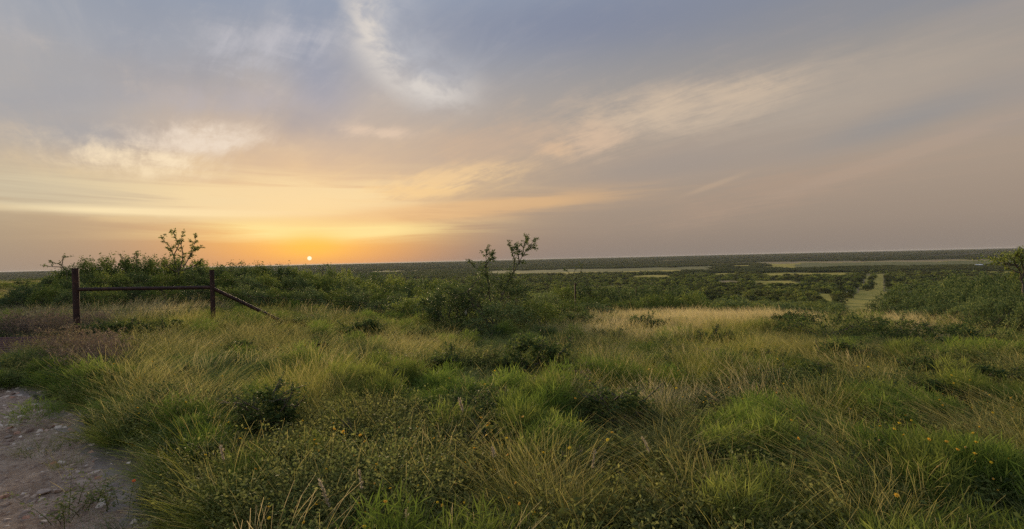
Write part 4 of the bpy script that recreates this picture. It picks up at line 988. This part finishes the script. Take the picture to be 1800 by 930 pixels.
# cattle guard
gx0, gx1 = -15.0, -9.0
cg = link('cattle_guard', None, None, (gx1, 9.9, 0), label='reddish steel pipe cattle guard half hidden by weeds at the left edge', category='cattle guard')
for k in range(10):
    yy = 8.75 + k * .29; ms = Mesh(); pipe(ms, (gx0 - gx1, yy - 9.9, .06), (0, yy - 9.9 + .02, .055), .034, 6, 10, seed=k)
    me = ms.data('guard_rail', [MAT['guard']]); me.polygons.foreach_set('use_smooth', np.ones(len(me.polygons), bool)); link('guard_rail', me, cg)
for xx in (gx0 + .2, gx1 - .15):
    ms = Mesh(); pipe(ms, (xx - gx1, 8.65 - 9.9, -.03), (xx - gx1, 11.5 - 9.9, -.03), .05, 2, 8); link('side_beam', ms.data('side_beam', [MAT['guard']]), cg)

# ------------------------------------------------------------------ small single things
STONES = [(52, 790, 8, 'pale rounded stone in the middle of the dirt road'), (247, 914, 9, 'pale stone at the grass edge of the road near the bottom'), (110, 730, 6, 'small grey stone on the road shoulder below the green weeds'), (26, 732, 5, 'small flat stone on the left border of the road'), (78, 862, 10, 'dark flat angular stone lying on the pale road'), (92, 700, 5, 'small pale stone where the road narrows into weeds'), (16, 768, 5, 'little tan stone on the far left of the road'), (122, 842, 6, 'tan stone beside the dark angular stone'), (45, 905, 6, 'brown stone low on the road surface'), (128, 764, 5, 'small stone under the grass bank beside the road')]
for k, (px, py, r, lab) in enumerate(STONES):
    x, y = pix2ground(px, py); r_ = r / F_PX * y
    me = stone_mesh(50 + k, 3, .6 if k != 4 else .35, 'rock')
    for p in me.polygons: p.use_smooth = True
    o = link('stone', me, None, (x, y, float(ground(x, y)) - .01), label=lab, category='stone'); o.scale = (r_ * 1.1, r_, r_); o.rotation_euler = (0, 0, k * 1.3)
FL = [(1568, 753, 0), (1583, 754, 0), (1639, 773, 1), (1675, 778, 1), (1683, 799, 1), (1724, 805, 0), (1400, 748, 0), (1399, 778, 1), (1584, 881, 1), (1668, 661, 0), (1522, 647, 0), (1506, 646, 0), (1363, 634, 0), (1723, 780, 0), (1146, 650, 0), (1182, 684, 0), (1339, 651, 0), (1190, 654, 0), (923, 739, 1), (1024, 747, 0), (1065, 763, 1), (1001, 792, 0), (1082, 780, 0), (1006, 705, 1), (1033, 674, 1), (589, 755, 1), (606, 765, 1), (633, 770, 1), (866, 750, 1), (846, 738, 1), (686, 885, 1), (794, 667, 0), (223, 856, 2), (866, 651, 0), (850, 677, 0)]
cols = ['petal_yellow', 'petal_orange', 'petal_red']; names = ['yellow_flower', 'orange_flower', 'red_flower']
labs = ['small bright yellow wildflower on a thin stem among the grass', 'small orange wildflower on a thin stem among the grass', 'small red orange flower at the grass edge beside the dirt road']
gf = np.random.default_rng(8)
for k, (px, py, c_) in enumerate(FL):
    h = .50 if c_ < 2 else .22; x, y = pix2ground(px, py, h); s = max(.8, math.hypot(x, y) / 7)
    me = flower_mesh(cols[c_], 70 + k, h, .015 * s); n_q = len(me.polygons)
    o = link(names[c_], me, None, (x, y, float(ground(x, y))), label=labs[c_], category='flower')
    if c_ < 2: o['group'] = ['yellow flowers scattered in the meadow', 'orange flowers scattered in the meadow'][c_]
# tall single seed stalks in the foreground
mt = newmat('seed_head'); finish(ramp_lin(noise(pos(), 60, 3), [(.3, (.40, .32, .20)), (.7, (.62, .54, .40))]), .8, .3); MAT['seed'] = mt
for k, (tx, ty, bx, D, hl, hr, lab) in enumerate([(808, 702, 832, 3.5, .085, .010, 'tall seed stalk with a pale fluffy spike leaning left'), (866, 788, 860, 3.0, .05, .009, 'straight seed stalk with a small pale tip'), (856, 705, 857, 2.9, .02, .002, 'thin bare grass stalk standing tall beside the pale tipped stalk'),
        (562, 845, 582, 2.9, .15, .009, 'brown drooping seed spike at the bottom left of centre'), (632, 828, 626, 2.9, .10, .007, 'thin straw seed spike standing upright near the brown spike'), (716, 895, 690, 2.5, .12, .008, 'seed spike slanting right at the bottom edge'), (1046, 792, 1010, 2.9, .1, .007, 'straw seed stalk leaning right out of the yellow grass tuft'),
        (1130, 770, 1180, 3.2, .09, .007, 'straw seed stalk leaning left above the dry grass'), (388, 785, 398, 3.3, .08, .008, 'pale flat seed stalk in the grass left of the dark leafy bush')]):
    tip = Vector(wpt(tx, ty, D)); bs = Vector((*along_ray(bx, D * .99), 0)); bs.z = float(ground(bs.x, bs.y)); e = link('seed_stalk', None, None, bs, label=lab, category='seed stalk')
    mid = bs.lerp(tip, .5) + Vector((.01, .01, .02)); P = [Vector((0, 0, -.02)), mid - bs, tip - bs]
    ms = Mesh(); tube(ms, [P[0].lerp(P[1], .5), P[1], P[1].lerp(P[2], .6), P[2]][:0] or P, [.0028, .0022, .0015], 5, 0, .6, .2); link('stem', ms.data('stem', [MAT['straw_blades']]), e)
    ms = Mesh(); d = (P[2] - P[1]).normalized(); n = 130
    q = gf.random(n); PP = np.array(P[2])[None] - np.array(d)[None] * (hl * q)[:, None] + gf.normal(0, hr * .35, (n, 3))
    leaves(ms, gf, PP, hr * 1.7, .3, .1, 0, q, np.tile(np.array(d), (n, 1))); tube(ms, [P[2] - d * hl, P[2] - d * hl * .5, P[2] + d * .005], [hr * .3, hr * .5, hr * .15], 5); link('seed_head', ms.data('seed_head', [MAT['seed']]), e)
# white flower stalk by the two armed shrub
x, y = along_ray(817, 12.6); z = float(ground(x, y)); e = link('flower_stalk', None, None, (x, y, z), label='white topped flower stalk in front of the two armed shrub', category='flower stalk')
zt = hz(817, 550, 12.6) - z; ms = Mesh(); tube(ms, [(0, 0, -.02), (.02, 0, zt * .5), (0, 0, zt)], [.008, .006, .004], 5, 0, .4); link('stem', ms.data('stem', [MAT['green_blades']]), e)
ms = Mesh(); leaves(ms, gf, np.array([[0, 0, zt]]) + gf.normal(0, 1, (36, 3)) * [.008, .008, .03], .022, .6, .1); link('bloom', ms.data('bloom', [MAT['petal_white']]), e)
# white marker posts on the slope
for px, py, D, h, lab in [(1489, 520, 150, 1.5, 'white marker post beside the cleared strip'), (1350, 526, 75, .8, 'thin white marker post in front of the dark slope brush')]:
    x, y = pix2ground(px, py, 0, 60); D = math.hypot(x, y); z = float(ground(x, y)); h = 7 / F_PX * y if px > 1400 else 5 / F_PX * y
    e = link('marker_post', None, None, (x, y, z), label=lab, category='marker post'); ms = Mesh(); tube(ms, [(0, 0, -.1), (0, 0, h * .8)], [h * .06, h * .06], 8); link('shaft', ms.data('shaft', [MAT['white']]), e)
    ms = Mesh(); tube(ms, [(0, 0, h * .78), (0, 0, h * .95), (0, 0, h)], [h * .09, h * .09, h * .03], 8); link('cap', ms.data('cap', [MAT['white']]), e)
# farm tank and shed far out in the valley
x, y = pix2ground(1724, 469.5, 0, 60); z = float(ground(x, y)); s = 1 / F_PX * y
e = link('storage_tank', None, None, (x, y, z), label='tiny grey domed tank far across the valley on the right', category='storage tank')
ms = Mesh(); tube(ms, [(0, 0, 0), (0, 0, 3.4 * s)], [3.6 * s] * 2, 20); link('tank_wall', ms.data('tank_wall', [MAT['pebble']]), e)
ms = Mesh(); tube(ms, [(0, 0, 3.4 * s), (0, 0, 4.4 * s), (0, 0, 5.2 * s)], [3.7 * s, 2.8 * s, .5 * s], 20); link('tank_roof', ms.data('tank_roof', [MAT['white']]), e)
x2, y2 = pix2ground(1716, 469.5, 0, 60); e = link('farm_shed', None, None, (x2, y2, float(ground(x2, y2))), label='tiny white shed beside the grey domed tank far across the valley', category='shed')
def box(ms, c_, d): 
    V = [(c_[0] + sx * d[0] / 2, c_[1] + sy * d[1] / 2, c_[2] + sz * d[2] / 2) for sx in (-1, 1) for sy in (-1, 1) for sz in (-1, 1)]
    ms.add(V, [(0, 1, 3, 2), (4, 6, 7, 5), (0, 4, 5, 1), (2, 3, 7, 6), (0, 2, 6, 4), (1, 5, 7, 3)])
ms = Mesh(); box(ms, (0, 0, 1.8 * s), (4 * s, 4 * s, 3.6 * s)); link('wall', ms.data('wall', [MAT['white']]), e)
ms = Mesh(); q = 2.2 * s; ms.add([(-q, -q, 3.6 * s), (q, -q, 3.6 * s), (q, q, 3.6 * s), (-q, q, 3.6 * s), (-q, 0, 4.8 * s), (q, 0, 4.8 * s)], [(0, 1, 5, 4), (2, 3, 4, 5)]); ms.add([(-q, -q, 3.6 * s), (-q, q, 3.6 * s), (-q, 0, 4.8 * s), (q, -q, 3.6 * s), (q, q, 3.6 * s), (q, 0, 4.8 * s)], [(0, 1, 2), (3, 5, 4)]); link('roof', ms.data('roof', [MAT['white']]), e)

# ------------------------------------------------------------------ haze
ms = Mesh(); lo, hi = -62.0, 7.0; box(ms, (0, 0, (lo + hi) / 2), (36000, 36000, hi - lo))
mt = bpy.data.materials.new('haze'); mt.use_nodes = True; nt = mt.node_tree; nt.nodes.clear()
v = nt.nodes.new('ShaderNodeVolumePrincipled'); v.inputs['Color'].default_value = (.86, .88, .92, 1); v.inputs['Density'].default_value = .000036; v.inputs['Anisotropy'].default_value = 0.0
o = nt.nodes.new('ShaderNodeOutputMaterial'); nt.links.new(v.outputs[0], o.inputs['Volume'])
link('haze', ms.data('haze', [mt]), kind='stuff', label='thin pale evening haze lying over the whole valley', category='haze')
